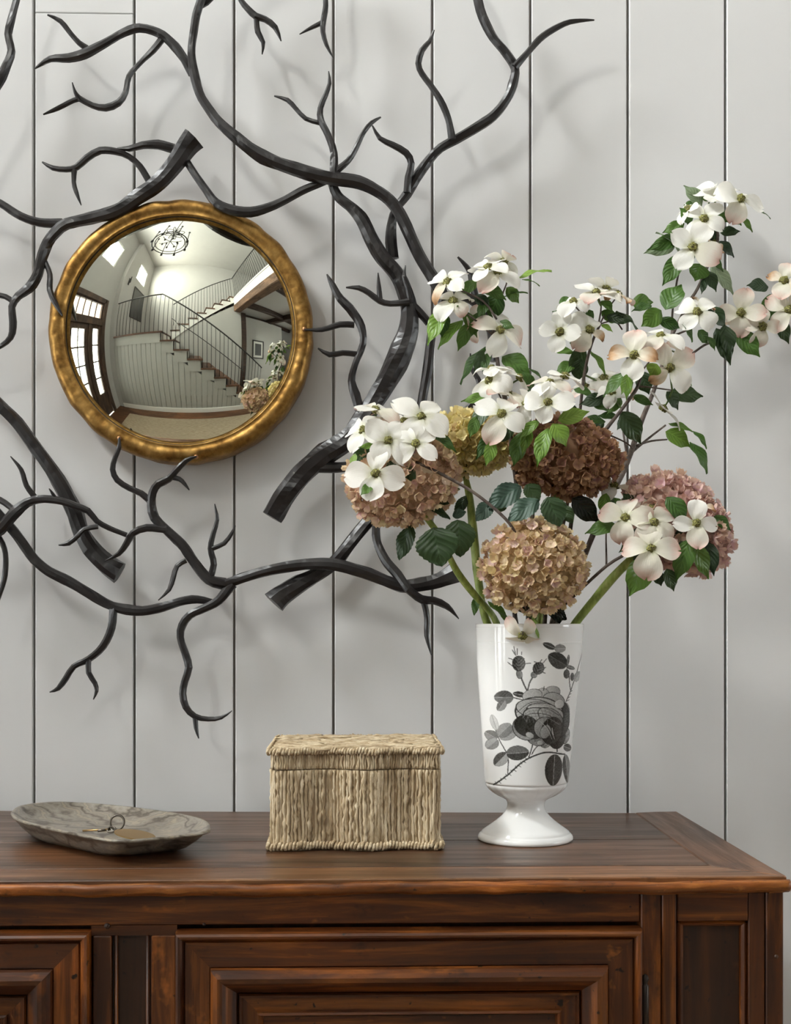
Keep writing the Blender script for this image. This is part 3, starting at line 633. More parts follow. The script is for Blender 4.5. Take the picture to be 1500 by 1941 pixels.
ty = thing('stone_tray', (cen[0], cen[1], ZT), 'shallow oblong grey veined stone tray at the left end of the sideboard', 'tray')
def ringat(f, z, hz=0): q = cen + (rc - cen) * f; return np.c_[q[:, 0], q[:, 1], z + (rc[:, 2] - zr) * hz]
bot = cen + np.array([-.004, .012, 0])
rings = []
for f, h in ((.02, 0), (.55, 0), (.70, .0015), (.80, .007), (.90, .017), (.97, .026)): q = bot + (rc - cen) * f; rings.append(np.c_[q[:, 0], q[:, 1], np.full(len(q), ZT + h)])
for f, h in ((1.0, .031), (1.0, .0335), (.985, .0345), (.965, .0335), (.93, .029), (.84, .022), (.7, .0175), (.5, .0155), (.25, .015), (.02, .015)): rings.append(ringat(f, ZT + h, 1 if f > .9 else .3))
V = np.vstack(rings); n = len(rc); F = [tuple(range(n))[::-1], tuple((len(rings) - 1) * n + k for k in range(n))]
for i in range(len(rings) - 1):
    for k in range(n): F.append((i * n + k, i * n + (k + 1) % n, (i + 1) * n + (k + 1) % n, (i + 1) * n + k))
o = fixn(mk('tray_body', V, F, M_STONE, ty, True))
# key ring lying in the tray
M_BRASS = mat('aged_brass', (.55, .37, .17), .35, 1.0); M_STEEL = mat('dull_steel', (.16, .14, .12), .35, 1.0)
zk = ZT + .0165
kp = PZ(222, 1574, zk); kr = thing('key_ring', tuple(kp), 'key ring with an oval brass tag lying in the stone tray', 'key ring')
u = mpp(kp[1]); a = np.linspace(0, 2 * PI, 28, endpoint=False); rr = 13 * u
for dy in (0, .0016):
    V, F = tube_geo(np.c_[kp[0] + rr * np.cos(a), kp[1] + dy + rr * .35 * np.sin(a), zk + .0012 + rr + rr * np.sin(a)], .0014, 6, closed=True); mk('split_ring', V, F, M_STEEL, kr, True)
tcn = PZ(259, 1577, zk + .006); V = []; F = []
for zz in (0, .0014):
    for k in range(32): t_ = 2 * PI * k / 32; V.append((tcn[0] + 37 * u * math.cos(t_), tcn[1] - .012 + .019 * math.sin(t_), zk + .004 + zz + .004 * math.cos(t_) * -1 + .002 * math.sin(t_)))
F = [tuple(range(32))[::-1], tuple(range(32, 64))] + [(k, (k + 1) % 32, 32 + (k + 1) % 32, 32 + k) for k in range(32)]
mk('brass_tag', V, F, M_BRASS, kr)
k0 = PZ(157, 1576, zk); k1 = PZ(205, 1577, zk); rod('key_shank', k0 + (0, 0, .001), k1 + (0, 0, .003), .0013, kr, 8, M_BRASS)
rod('key_bit', k1 + (-.012, -.004, .002), k1 + (.002, .004, .003), .0016, kr, 8, M_STEEL)
V, F = tube_geo(np.c_[k1[0] + .004 + .005 * np.cos(a), k1[1] + .004 * np.sin(a), zk + .003 + .003 * np.sin(a)], .0011, 6, closed=True); mk('key_bow', V, F, M_STEEL, kr, True)

# ================================================================== FIBRE BOX
def fibre(name, scale):
    m = mat(name, (.5, .4, .25), .85, spec=.2); v = noise_vec(m, scale); g = noise(m, v, 1.0, 5, .7)
    b2 = noise(m, noise_vec(m, tuple(min(s, 45) * .6 for s in scale)), 1.0, 3)
    c = ramp(m, g, [(.22, (.15, .095, .05)), (.46, (.50, .39, .25)), (.70, (.86, .76, .58))])
    base(m, mix(m, .55, c, ramp(m, b2, [(.3, (.50, .40, .30)), (.52, (1, .97, .93)), (.75, (1.25, 1.24, 1.2))]), 'MULTIPLY')); bump(m, g, .5, .001); return m
M_FIB = fibre('sea_grass_upright', (260, 260, 22)); M_FIBX = fibre('sea_grass_flat', (60, 200, 200)); M_CORD = fibre('sea_grass_cord', (180, 180, 180))
BX0, BX1 = P(512, 1600, -.371)[0], P(836, 1600, -.371)[0]; BYF, BYB, BH, BL = -.370, -.185, .126, .0985
fb = thing('fibre_box', ((BX0 + BX1) / 2, (BYF + BYB) / 2, ZT), 'lidded box covered in pale sea grass fibre standing on the sideboard', 'box')
def outline(e=0.0, n=70):
    pts = []; 
    for i in range(n): t_ = i / n; pts.append((BX0 - e + (BX1 - BX0 + 2 * e) * t_, BYF - e - .007 * math.cos(t_ * 4 * PI * 1.0 - .8) * math.sin(PI * min(1, max(0, t_))) ** .3))
    for i in range(44): t_ = i / 44; pts.append((BX1 + e, BYF - e + (BYB - BYF + 2 * e) * t_))
    for i in range(n): t_ = i / n; pts.append((BX1 + e - (BX1 - BX0 + 2 * e) * t_, BYB + e))
    for i in range(44): t_ = i / 44; pts.append((BX0 - e, BYB + e - (BYB - BYF + 2 * e) * t_))
    return np.array(pts)
def resamp(p, step):
    q = np.vstack([p, p[:1]]); s = np.r_[0, np.cumsum(np.linalg.norm(np.diff(q, axis=0), axis=1))]; n_ = int(s[-1] / step); t_ = np.linspace(0, s[-1], n_, endpoint=False)
    return np.c_[np.interp(t_, s, q[:, 0]), np.interp(t_, s, q[:, 1])]
def prism(name, pl, z0, z1, m):
    n_ = len(pl); V = [(a, b, z0) for a, b in pl] + [(a, b, z1) for a, b in pl]
    return mk(name, V, [tuple(range(n_))[::-1], tuple(range(n_, 2 * n_))] + [(i, (i + 1) % n_, n_ + (i + 1) % n_, n_ + i) for i in range(n_)], m, fb)
core = outline(-.003); body = prism('body', core, ZT, ZT + BL, M_FIB); lid = prism('lid', core, ZT + BL + .0008, ZT + BH - .004, M_FIB)
def strands(name, pl, z0, z1, parent, w, rows, clump):
    pts = resamp(pl, w); n_ = len(pts); mb = MB(); tn = np.roll(pts, -1, 0) - np.roll(pts, 1, 0); tn /= np.linalg.norm(tn, axis=1)[:, None]; nr = np.c_[tn[:, 1], -tn[:, 0]]
    depth = 0.0
    for i in range(n_):
        if i % clump == 0: depth = RNG.uniform(-.0016, .0006)
        seam = -.0018 if i % clump == 0 else 0
        r = w * RNG.uniform(.40, .66); ph = RNG.uniform(0, 6.28); sway = RNG.normal() * .0006; C = []
        for k in range(rows + 1):
            t_ = k / rows; s_ = sway * math.sin(t_ * 6 + ph) + RNG.normal() * .00045; o_ = depth + seam + RNG.normal() * .0003
            C.append((pts[i][0] + tn[i][0] * s_ + nr[i][0] * o_, pts[i][1] + tn[i][1] * s_ + nr[i][1] * o_, z0 + (z1 - z0) * t_))
        V, F = tube_geo(np.array(C), r * (1 + RNG.normal(size=rows + 1) * .24), 6); mb.add(V, F)
    return mb.build(name, M_FIB, parent, True, kind='stuff')
strands('strands', outline(-.0015), ZT + .004, ZT + BL - .0003, body, .0044, 22, 4); strands('strands', outline(-.0015), ZT + BL + .001, ZT + BH - .003, lid, .0030, 6, 9)
def edging(name, pl, z, parent, w, rad, slant, h):
    pts = resamp(pl, w); mb = MB(); n_ = len(pts); tn = np.roll(pts, -1, 0) - np.roll(pts, 1, 0); tn /= np.linalg.norm(tn, axis=1)[:, None]; nr = np.c_[tn[:, 1], -tn[:, 0]]
    for i in range(n_):
        C = []; j = RNG.normal() * .0007
        for a_, f in ((-1.5, .5), (-.8, .9), (0, 1), (.8, .9), (1.5, .45)):
            o_ = math.cos(a_) * h; C.append((pts[i][0] + nr[i][0] * o_ + tn[i][0] * slant * a_, pts[i][1] + nr[i][1] * o_ + tn[i][1] * slant * a_, z + j + math.sin(a_) * h * 1.15))
        V, F = tube_geo(np.array(C), np.array([.6, 1, 1.1, 1, .6]) * rad, 6); mb.add(V, F)
    return mb.build(name, M_CORD, parent, True, kind='stuff')
edging('corded_edge', outline(.0005), ZT + BH - .0045, lid, .0036, .0018, .0011, .0030); edging('corded_edge', outline(0), ZT + .0060, body, .0042, .0020, .0012, .0036)
mb = MB()
for j in range(54):                                         # lid top: rough flat lying strands
    y = BYF + .001 + (BYB - BYF) * (j + .5) / 54; x = BX0 + RNG.uniform(0, .01)
    while x < BX1 - .004:
        L = RNG.uniform(.012, .045); x2 = min(x + L, BX1); z = ZT + BH - .0022 + RNG.normal() * .0007; ys = [y + RNG.normal() * .0012 for _ in range(4)]
        V, F = tube_geo(np.array([(x + (x2 - x) * k / 3, ys[k], z + RNG.normal() * .0005) for k in range(4)]), np.array([.0011, .0022, .0022, .0012]), 5); mb.add(V, F); x = x2 - .001
mb.build('lid_strands', M_FIBX, lid, True, kind='stuff')

# ================================================================== FOOTED VASE WITH THE PRINTED ROSE
VB = PZ(996, 1591, ZT); VY = VB[1]; vu = mpp(VY)
vs = thing('footed_vase', (VB[0], VB[1], ZT), 'white glazed footed vase printed with a black rose, full of flowers', 'vase')
TILT = .020
VP_ = [(1181, 102.0), (1183, 102.6), (1187, 102.5), (1215, 101), (1250, 99.0), (1300, 94.8), (1350, 90.2), (1400, 86), (1450, 82), (1470, 80.3), (1478, 79.7), (1480, 79.0), (1481.5, 76.4), (1484, 77.6), (1488, 76.8), (1494, 72.5), (1500, 65.5), (1506, 56), (1511, 45), (1515, 38.5), (1519, 36), (1525, 35.3), (1531, 36), (1538, 39), (1546, 45.5), (1554, 54.5), (1562, 65), (1569, 75), (1574, 82.5), (1576.2, 82.7), (1577.6, 85), (1580, 87.8), (1583, 89.6), (1586, 90.5), (1589, 90), (1591, 87)]
yy = np.array([a for a, b in VP_]); ww = np.array([b for a, b in VP_])
# --- the print, drawn into a small tone map (1 = bare glaze)
SS = 2.0; OX, OY, GW, GH = 895, 1190, 220, 310
W_, H_ = int(GW * SS), int(GH * SS); tone = np.ones((H_, W_)); GX, GY = np.meshgrid(np.arange(W_), np.arange(H_))
cv = lambda x, y: (((x / 3.96 + 860) - OX) * SS, ((y / 3.96 + 1150) - OY) * SS); k_ = SS / 3.96
TN = RNG.random((H_ // 3 + 2, W_ // 3 + 2)); TN = np.kron(TN, np.ones((3, 3)))[:H_, :W_]
def paint_(mask, val): tone[mask] = np.clip((val * np.ones_like(tone))[mask], 0, 1)
def ell(cx, cy, rx, ry, rot=0, v0=.2, v1=.5, out=.12, grain=.12, veins=0, ga=0):
    cx, cy = cv(cx, cy); rx *= k_; ry *= k_; c_, s_ = math.cos(rot), math.sin(rot); x = (GX - cx) * c_ + (GY - cy) * s_; y = -(GX - cx) * s_ + (GY - cy) * c_
    d = (x / rx) ** 2 + (y / ry) ** 2; g = (x / rx * math.cos(ga) + y / ry * math.sin(ga) + 1) / 2
    val = v0 + (v1 - v0) * g + (TN - .5) * grain
    if veins: val = val - .12 * (np.sin((np.abs(x) * 1.0 + y) * veins) > .45)
    paint_(d < 1, val); paint_((d < 1) & (d > .80 if min(rx, ry) < 14 else d > .88), out)
def leaf2(x0, y0, x1, y1, w, va, vb, rib=.6):
    a = np.array(cv(x0, y0)); b = np.array(cv(x1, y1)); L = np.linalg.norm(b - a); t_ = (b - a) / L; nx = np.array([-t_[1], t_[0]])
    s = ((GX - a[0]) * t_[0] + (GY - a[1]) * t_[1]) / L; q = (GX - a[0]) * nx[0] + (GY - a[1]) * nx[1]
    hw = w * k_ / 2 * np.sqrt(np.clip(np.sin(PI * np.clip(s, 0, 1) ** .9), 0, 1)); m_ = (s > 0) & (s < 1) & (np.abs(q) < hw)
    val = np.where(q > 0, va, vb) + (TN - .5) * .1 - .13 * (np.sin((s * L - np.abs(q) * 1.1) * 1.5) > .5)
    paint_(m_, val); paint_(m_ & (np.abs(q) > hw - 1.1), min(va, vb) * .55); paint_(m_ & (np.abs(q) < .8), rib)
def stroke(pts, w, v=.1):
    q = catmull(np.array([(*cv(x, y), 0) for x, y in pts]), 1.0)
    for a in q:
        x0, x1, y0, y1 = int(a[0] - 8), int(a[0] + 9), int(a[1] - 8), int(a[1] + 9)
        if x0 < 0 or y0 < 0 or x1 > W_ or y1 > H_: continue
        sub = (GX[y0:y1, x0:x1] - a[0]) ** 2 + (GY[y0:y1, x0:x1] - a[1]) ** 2 < (w * k_ / 2) ** 2; tone[y0:y1, x0:x1][sub] = v
stroke([(283, 1308), (370, 1228), (470, 1130), (560, 1080), (660, 1057), (800, 1082)], 11, .13)
for t_ in range(14):
    x = 300 + t_ * 17; y = 1300 - t_ * 16; stroke([(x, y), (x - 10 + 20 * (t_ % 2), y - 14 + 22 * (t_ % 2))], 5, .15)
stroke([(520, 1090), (535, 1040), (548, 990)], 8); stroke([(540, 1070), (560, 1035), (585, 1005)], 7); stroke([(735, 1055), (730, 1020)], 9)
stroke([(372, 1215), (375, 1120), (362, 1062), (320, 985), (288, 900), (275, 850)], 7, .2)
leaf2(365, 1065, 285, 1165, 84, .25, .62); leaf2(362, 1070, 520, 1052, 108, .2, .35); leaf2(318, 960, 440, 900, 72, .6, .45); leaf2(305, 945, 390, 850, 92, .42, .55); leaf2(300, 965, 222, 925, 80, .4, .5)
leaf2(302, 970, 232, 1045, 76, .62, .5); leaf2(295, 900, 262, 790, 50, .85, .8, .5)
leaf2(715, 1075, 705, 1308, 142, .17, .22, .7); leaf2(805, 1085, 842, 1308, 74, .2, .42, .65); leaf2(788, 1020, 865, 1052, 56, .3, .2); leaf2(875, 1095, 880, 1215, 26, .35, .3)
stroke([(470, 672), (420, 660), (380, 650)], 7); leaf2(405, 655, 275, 660, 100, .25, .35); leaf2(350, 680, 302, 758, 60, .35, .5); leaf2(490, 640, 402, 625, 42, .15, .2)
stroke([(445, 470), (470, 540), (502, 608)], 11, .25); stroke([(548, 495), (520, 545), (505, 605)], 10, .25)
ell(446, 487, 22, 34, -.2, .3, .5); ell(549, 490, 24, 24, .4, .3, .5); ell(440, 408, 46, 56, 0, .12, .4, .1, .2, .5); ell(582, 442, 42, 46, .4, .12, .4, .1, .2, .5)
for a, b in (((400, 430), (365, 400)), ((400, 380), (370, 370)), ((420, 350), (405, 285)), ((430, 345), (430, 300)), ((455, 355), (480, 375)), ((480, 410), (525, 405)), ((460, 345), (460, 325)), ((415, 345), (395, 310)), ((610, 410), (640, 375)), ((570, 400), (550, 395)), ((615, 450), (635, 435)), ((610, 470), (632, 478)), ((590, 400), (605, 380))): stroke([a, b], 6, .25)
leaf2(705, 300, 612, 262, 44, .2, .15); leaf2(700, 300, 790, 300, 62, .5, .45); leaf2(798, 428, 655, 345, 112, .14, .2, .3); leaf2(795, 430, 872, 452, 30, .3, .35); leaf2(805, 425, 815, 345, 24, .25, .3)
stroke([(800, 690), (835, 620), (880, 510), (930, 380), (972, 270)], 8, .2); stroke([(838, 610), (828, 560), (822, 500)], 8, .2); stroke([(800, 430), (805, 470)], 6, .2)
ell(800, 487, 26, 34, 0, .15, .3); ell(850, 510, 18, 30, 0, .2, .3); leaf2(870, 540, 935, 480, 66, .7, .55); stroke([(945, 440), (942, 560), (930, 660), (905, 840)], 7, .3)
for y in range(620, 700, 22): stroke([(836 - (y - 620) * .4, y), (852 - (y - 620) * .4, y - 8)], 5, .2)
# the bloom
ell(812, 842, 24, 55, 0, .25, .45); ell(800, 945, 42, 62, .2, .3, .6, .1, .15, .25); ell(730, 945, 72, 92, 0, .05, .22); ell(640, 965, 52, 60, .1, .25, .7, .1, .15, .3); ell(570, 958, 74, 48, .4, .3, .6, .1, .15, .2); ell(500, 875, 102, 92, .3, .35, .7)
ell(690, 615, 62, 44, 0, .75, .5, .2); ell(615, 645, 55, 60, 0, .8, .55, .25); ell(540, 640, 74, 48, -.2, .75, .6, .25); ell(700, 690, 95, 72, .3, .62, .5, .2); ell(805, 745, 28, 50, -.3, .5, .7); ell(770, 825, 66, 130, .1, .05, .2)
ell(600, 770, 186, 120, .14, .72, .5, .1, .14); ell(560, 735, 140, 70, .12, .66, .52, .12, .14); ell(640, 770, 150, 72, .22, .74, .5, .1, .14); ell(600, 800, 130, 66, .3, .66, .42, .1, .14); ell(680, 800, 110, 60, .5, .6, .3, .1, .14)
ell(500, 862, 92, 76, .5, .05, .16, .1, .06); ell(560, 890, 70, 70, .4, .06, .2, .1); ell(640, 880, 90, 84, .5, .5, .3, .08, .14); ell(690, 900, 84, 104, .25, .05, .22); ell(640, 905, 40, 54, .4, .55, .4, .1)
for q in range(6): stroke([(430 + q * 14, 765 + q * 13), (520, 695 + q * 20), (640, 690 + q * 22), (745, 745 + q * 22)], 4, .1 if q % 2 == 0 else .38)
for q in range(9): stroke([(455 + q * 30, 770 - 30 * math.sin(q * .35)), (480 + q * 28, 800 - 20 * math.sin(q * .35)), (500 + q * 26, 835)], 3, .3)
for q in range(4): stroke([(600 + q * 26, 830 + q * 10), (650 + q * 18, 880 + q * 12), (690 + q * 10, 960)], 4, .08 if q % 2 else .6)
stroke([(690, 880), (700, 930)], 6, .8); ell(745, 705, 40, 34, 0, .85, .6, .25); ell(525, 930, 34, 22, .4, .75, .5); ell(600, 985, 26, 20, 0, .7, .5); stroke([(625, 575), (622, 600)], 6)
tn2 = tone.copy(); tone = (tn2 + np.roll(tn2, 1, 0) + np.roll(tn2, 1, 1) + np.roll(tn2, (1, 1), (0, 1))) / 4
M_GLAZE = mat('white_glaze', (.86, .86, .86), .09); at = nn(M_GLAZE, 'ShaderNodeVertexColor', layer_name='print'); base(M_GLAZE, at.outputs[0])
ysamp = np.unique(np.r_[yy, np.arange(1183, 1482, .8)]); wsamp = np.interp(ysamp, yy, ww)
nf = 420; ph = np.r_[np.linspace(-PI / 2, PI / 2, nf, endpoint=False), np.linspace(PI / 2, 3 * PI / 2, 40, endpoint=False)]; NP = len(ph)
def vpos(phi, y, w): 
    h = (1591 - y) * vu; return np.c_[VB[0] + w * vu * np.sin(phi) + TILT * h, VB[1] - w * vu * np.cos(phi), np.full(len(phi), ZT + h)]
V = []; CLR = []
def prt(phi, y, w):
    h = (1591 - y); X_ = 996 + TILT * h + w * np.sin(phi); u_ = np.clip(((X_ - OX) * SS).astype(int), 0, W_ - 1); v_ = int((y - OY) * SS)
    t_ = tone[v_, u_] if 0 <= v_ < H_ else np.ones(len(phi)); t_ = np.where(np.cos(phi) > .05, t_, 1.0); t_ = np.clip(t_, 0, 1) ** 1.5
    bare = np.array([.86, .86, .855]); ink = np.array([.010, .0085, .005]); return ink + (bare - ink) * t_[:, None]
for y, w in zip(ysamp, wsamp): V.append(vpos(ph, y, w * (1 + (.014 * np.abs(np.cos(ph * 11)) - .01 if 1486 < y < 1509 else 0)))); CLR.append(prt(ph, y, w))
nout = len(ysamp); inner = [(1181.5, 99.5), (1186, 97), (1300, 89), (1450, 75), (1478, 60), (1482, 1)]
for y, w in inner: V.insert(0, vpos(ph, y, w)); CLR.insert(0, np.tile([.86, .86, .855], (NP, 1)))
R_ = len(V); V = np.vstack(V); idx = np.arange(R_ * NP).reshape(R_, NP); nx = np.roll(idx, -1, 1)
F = np.stack([idx[:-1], idx[1:], nx[1:], nx[:-1]], -1).reshape(-1, 4).tolist(); F.append(list(idx[-1])[::-1])
vb = mk('vase_body', V, F, M_GLAZE, vs, True); fixn(vb)
ca = vb.data.color_attributes.new('print', 'FLOAT_COLOR', 'POINT'); ca.data.foreach_set('color', np.c_[np.vstack(CLR), np.ones(R_ * NP)].ravel())

# ================================================================== FLOWERS
def greens(name, c0, c1, c2, rough=.38, tl=.28):
    m = mat(name, c1, rough); tc = nn(m, 'ShaderNodeTexCoord'); sp = nn(m, 'ShaderNodeSeparateXYZ'); ln(m, tc.outputs['UV'], sp.inputs[0])
    def mth(op, a, b=None):
        q = nn(m, 'ShaderNodeMath', operation=op)
        for i, v in enumerate((a, b)):
            if v is None: continue
            if hasattr(v, 'links'): ln(m, v, q.inputs[i])
            else: q.inputs[i].default_value = v
        return q.outputs[0]
    au = mth('ABSOLUTE', mth('SUBTRACT', sp.outputs[0], .5)); s = mth('SINE', mth('MULTIPLY', mth('SUBTRACT', sp.outputs[1], mth('MULTIPLY', au, .75)), 40.0))
    vein = mth('GREATER_THAN', s, .82); rib = mth('LESS_THAN', au, .022); vv = mth('MAXIMUM', vein, rib)
    oi = nn(m, 'ShaderNodeObjectInfo'); c = ramp(m, oi.outputs['Random'], [(0, c0), (.55, c1), (1, c2)])
    base(m, mix(m, mth('MULTIPLY', vv, .30), c, tuple(min(1, x * 2.1 + .02) for x in c1))); bump(m, s, .25, .001); translucent(m, tl); return m
M_LEAF = greens('dogwood_leaf', (.030, .080, .013), (.068, .150, .024), (.135, .245, .040))
M_LEAFB = greens('dogwood_leaf_bright', (.12, .23, .03), (.18, .32, .045), (.26, .40, .07))
M_LEAFP = greens('dogwood_leaf_pale', (.20, .27, .15), (.26, .33, .20), (.30, .37, .24))
M_LEAFH = greens('hydrangea_leaf', (.016, .040, .013), (.028, .060, .017), (.045, .085, .024), .42, .15)
M_LEAFU = greens('hydrangea_leaf_blue', (.036, .075, .052), (.048, .090, .062), (.06, .11, .075), .5, .1)
M_LEAFD = greens('dark_leaf', (.005, .010, .005), (.009, .015, .008), (.013, .022, .010), .25, .05)
def bract(name, stops, edge=None):
    m = mat(name, (.8, .8, .75), .55, spec=.3); tc = nn(m, 'ShaderNodeTexCoord'); sp = nn(m, 'ShaderNodeSeparateXYZ'); ln(m, tc.outputs['UV'], sp.inputs[0])
    n0 = noise(m, noise_vec(m, (3, 2.0, 1), 'UV', True), 2.0, 3); ad = nn(m, 'ShaderNodeMath', operation='MULTIPLY_ADD'); ln(m, n0, ad.inputs[0]); ad.inputs[1].default_value = .35; ln(m, sp.outputs[1], ad.inputs[2])
    sb_ = nn(m, 'ShaderNodeMath', operation='SUBTRACT'); ln(m, ad.outputs[0], sb_.inputs[0]); sb_.inputs[1].default_value = .17
    base(m, ramp(m, sb_.outputs[0], stops)); wv_ = nn(m, 'ShaderNodeTexWave', wave_type='BANDS', bands_direction='X'); wv_.inputs['Scale'].default_value = 4; wv_.inputs['Distortion'].default_value = 1; ln(m, tc.outputs['UV'], wv_.inputs['Vector']); bump(m, wv_.outputs[0], .10, .0008); translucent(m, .25); return m
WHT = (.91, .895, .84)
M_BW = bract('bract_white', [(0, (.62, .66, .42)), (.16, (.80, .79, .66)), (.35, WHT), (1, (.90, .875, .82))])
M_BP = bract('bract_pink_tip', [(0, (.60, .62, .40)), (.18, (.78, .75, .62)), (.55, (.82, .77, .68)), (.85, (.80, .62, .54)), (1, (.66, .38, .33))])
M_BB = bract('bract_browned', [(0, (.60, .58, .36)), (.2, (.80, .74, .60)), (.5, (.80, .68, .54)), (.75, (.66, .42, .24)), (1, (.30, .14, .06))])
M_BUT = mat('flower_button', (.16, .15, .03), .7); base(M_BUT, ramp(M_BUT, noise(M_BUT, noise_vec(M_BUT, (1, 1, 1)), 620, 2), [(.35, (.035, .022, .008)), (.5, (.15, .14, .03)), (.7, (.40, .40, .11))]))
M_TWIG = mat('dogwood_bark', (.10, .07, .055), .7); base(M_TWIG, ramp(M_TWIG, noise(M_TWIG, noise_vec(M_TWIG, (1, 1, 1)), 120, 4), [(.3, (.045, .028, .022)), (.7, (.15, .115, .095))]))
M_STEMG = mat('hydrangea_stem_green', (.2, .28, .06), .45); base(M_STEMG, ramp(M_STEMG, noise(M_STEMG, noise_vec(M_STEMG, (1, 1, .35)), 130, 4), [(.3, (.12, .18, .03)), (.55, (.29, .37, .08)), (.75, (.50, .55, .20))]))
M_STEMP = mat('petiole_green', (.10, .16, .04), .5)

def leaf_geo(p0, p1, w, nrm, curl=.25, fold=.25, tipc=.3, rows=10, cols=6, serr=0.0, rnd=.0):
    p0 = np.asarray(p0); p1 = np.asarray(p1); A = p1 - p0; L = np.linalg.norm(A); A = A / L; N = nrm - A * (nrm @ A); N /= np.linalg.norm(N) + 1e-9; Sd = np.cross(A, N); V = []; UV = []
    for i in range(rows + 1):
        t_ = i / rows; sh = math.sin(PI * (t_ ** .82)) ** .8 if 0 < t_ < 1 else 0.0
        if t_ > .7 and not serr: sh *= (1 - ((t_ - .7) / .3) ** .8 * .62)
        hw = w / 2 * max(sh, .03); bend = curl * L * (t_ * (1 - t_) * 4 * .25 - tipc * max(0, t_ - .45) ** 2)
        for j in range(cols + 1):
            u_ = j / cols * 2 - 1; e = serr * w * ((i % 2) - .5) if abs(u_) == 1 else 0
            rp = rnd * L * .03 * math.sin(t_ * 11 + u_ * 3)
            V.append(p0 + A * (L * t_) + Sd * (u_ * hw + (e if u_ > 0 else -e)) + N * (bend + fold * abs(u_) * hw - fold * .5 * hw * u_ * u_ + rp)); UV.append((j / cols, t_))
    F = [(i * (cols + 1) + j, i * (cols + 1) + j + 1, (i + 1) * (cols + 1) + j + 1, (i + 1) * (cols + 1) + j) for i in range(rows) for j in range(cols)]
    return V, F, UV
def add_leaf(parent, x0, y0, x1, y1, w, Y, m=None, serr=0.0, wide=1.18, dy=None):
    m = m or M_LEAF; ya = Y + RNG.uniform(-.008, .008); yb = ya + (RNG.uniform(-.014, .010) if dy is None else dy)
    L2 = math.hypot(x1 - x0, y1 - y0)
    p0 = P(x0, y0, ya); p1 = P(x1, y1, yb); nrm = np.array([RNG.uniform(-.35, .35), -1.0, RNG.uniform(-.1, .75)])
    if w < .33 * L2: nrm = np.array([RNG.uniform(-.6, .6), -.55, 1.0]); w = w * 1.35
    V, F, UV = leaf_geo(p0, p1, w * wide * mpp(Y), nrm, RNG.uniform(.1, .4), RNG.uniform(.1, .45), RNG.uniform(.2, .9), serr=serr, rows=18 if serr else 10, cols=8 if serr else 6, rnd=1.0)
    return mk('leaf', V, F, m, parent, True, uv=UV)
BUTV = None
def blossom(parent, cx, cy, r, nr, nu, nt, droop, roll, var, Y):
    c = P(cx, cy, Y); s = mpp(Y); N = np.array([nr, -nt, nu], dtype=float); N /= np.linalg.norm(N)
    # domed knob of tiny florets at the centre
    br = 9.0 * s; V = []; F = []
    V, F = lathe_geo([(max(1e-5, br * math.sin(t_)), br * .8 * math.cos(t_)) for t_ in np.linspace(0, PI * .75, 8)], 14)
    V = np.array(V); V *= (1 + .13 * RNG.normal(size=(len(V), 1))); q = Vector((0, 0, 1)).rotation_difference(Vector(N)).to_matrix(); V = V @ np.array(q).T + c + N * br * .2
    b = mk('blossom', V, F, M_BUT, parent, True)
    up = np.array([0, 0, 1.0]) if abs(N[2]) < .9 else np.array([0, 1.0, 0]); U = up - N * (up @ N); U /= np.linalg.norm(U); Rg = np.cross(U, N)
    for k in range(4):
        a = roll + k * PI / 2 + RNG.normal() * .10; D = math.cos(a) * U + math.sin(a) * Rg; T_ = np.cross(N, D)
        v_ = var if len(var) == 1 else var[k % len(var)]; m = {'w': M_BW, 'p': M_BP, 'b': M_BB}[v_]
        rec = RNG.normal() * .55; L = r * s * RNG.uniform(.84, 1.12) * (1.0 if v_ != 'b' else .92); wid = L * RNG.uniform(.68, .93) * (1 if v_ != 'b' else .8); d0 = -.25 + RNG.normal() * .17; d1 = droop * RNG.uniform(.85, 1.5); cup = RNG.uniform(.05, .3) if v_ != 'b' else RNG.uniform(.3, .7); skew = RNG.normal() * .12
        rows, cols = 9, 6; V = []; UV = []; pos = c + N * .001 + D * br * .35; th = d0
        for i in range(rows + 1):
            t_ = i / rows
            if i: th = d0 + d1 * t_ * 1.15 + rec * max(0, t_ - .65) * 2; pos = pos + (D * math.cos(th) - N * math.sin(th)) * (L / rows)
            hw = wid / 2 * (math.sin(PI * min(1, (.07 + .93 * t_) ** 1.35)) ** .62 if t_ < 1 else .16); nn_ = N * math.cos(th) + D * math.sin(th)
            for j in range(cols + 1):
                u_ = j / cols * 2 - 1; notch = -.10 * L * max(0, 1 - abs(u_) * 2.2) * (t_ > .99)
                rip = (.03 if v_ != 'b' else .06) * L * math.sin(7 * t_ + 4 * u_ + a * 3)
                V.append(pos + T_ * (u_ * hw + skew * L * t_ * t_ * .5) + nn_ * (cup * hw * (u_ * u_) * (1 if k % 2 else .6) + rip) + (D * math.cos(th) - N * math.sin(th)) * notch); UV.append((j / cols, t_))
        F = [(i * (cols + 1) + j, i * (cols + 1) + j + 1, (i + 1) * (cols + 1) + j + 1, (i + 1) * (cols + 1) + j) for i in range(rows) for j in range(cols)]
        mk('petal', V, F, m, b, True, uv=UV)
    return b
def ylook(path, x, y):                                        # depth of the nearest stem point
    q = np.array(path); return q[np.argmin((q[:, 0] - x) ** 2 + (q[:, 1] - y) ** 2), 2]
def stemtube(name, path, m, parent, noise_=.04, knots=True, n=8):
    P3 = np.array([P(x, y, Y) for x, y, Y, w in path]); R = [w / 2 * mpp(Y) for x, y, Y, w in path]
    return tube(name, P3, R, m, parent, n=n, step=.008, noise=noise_)
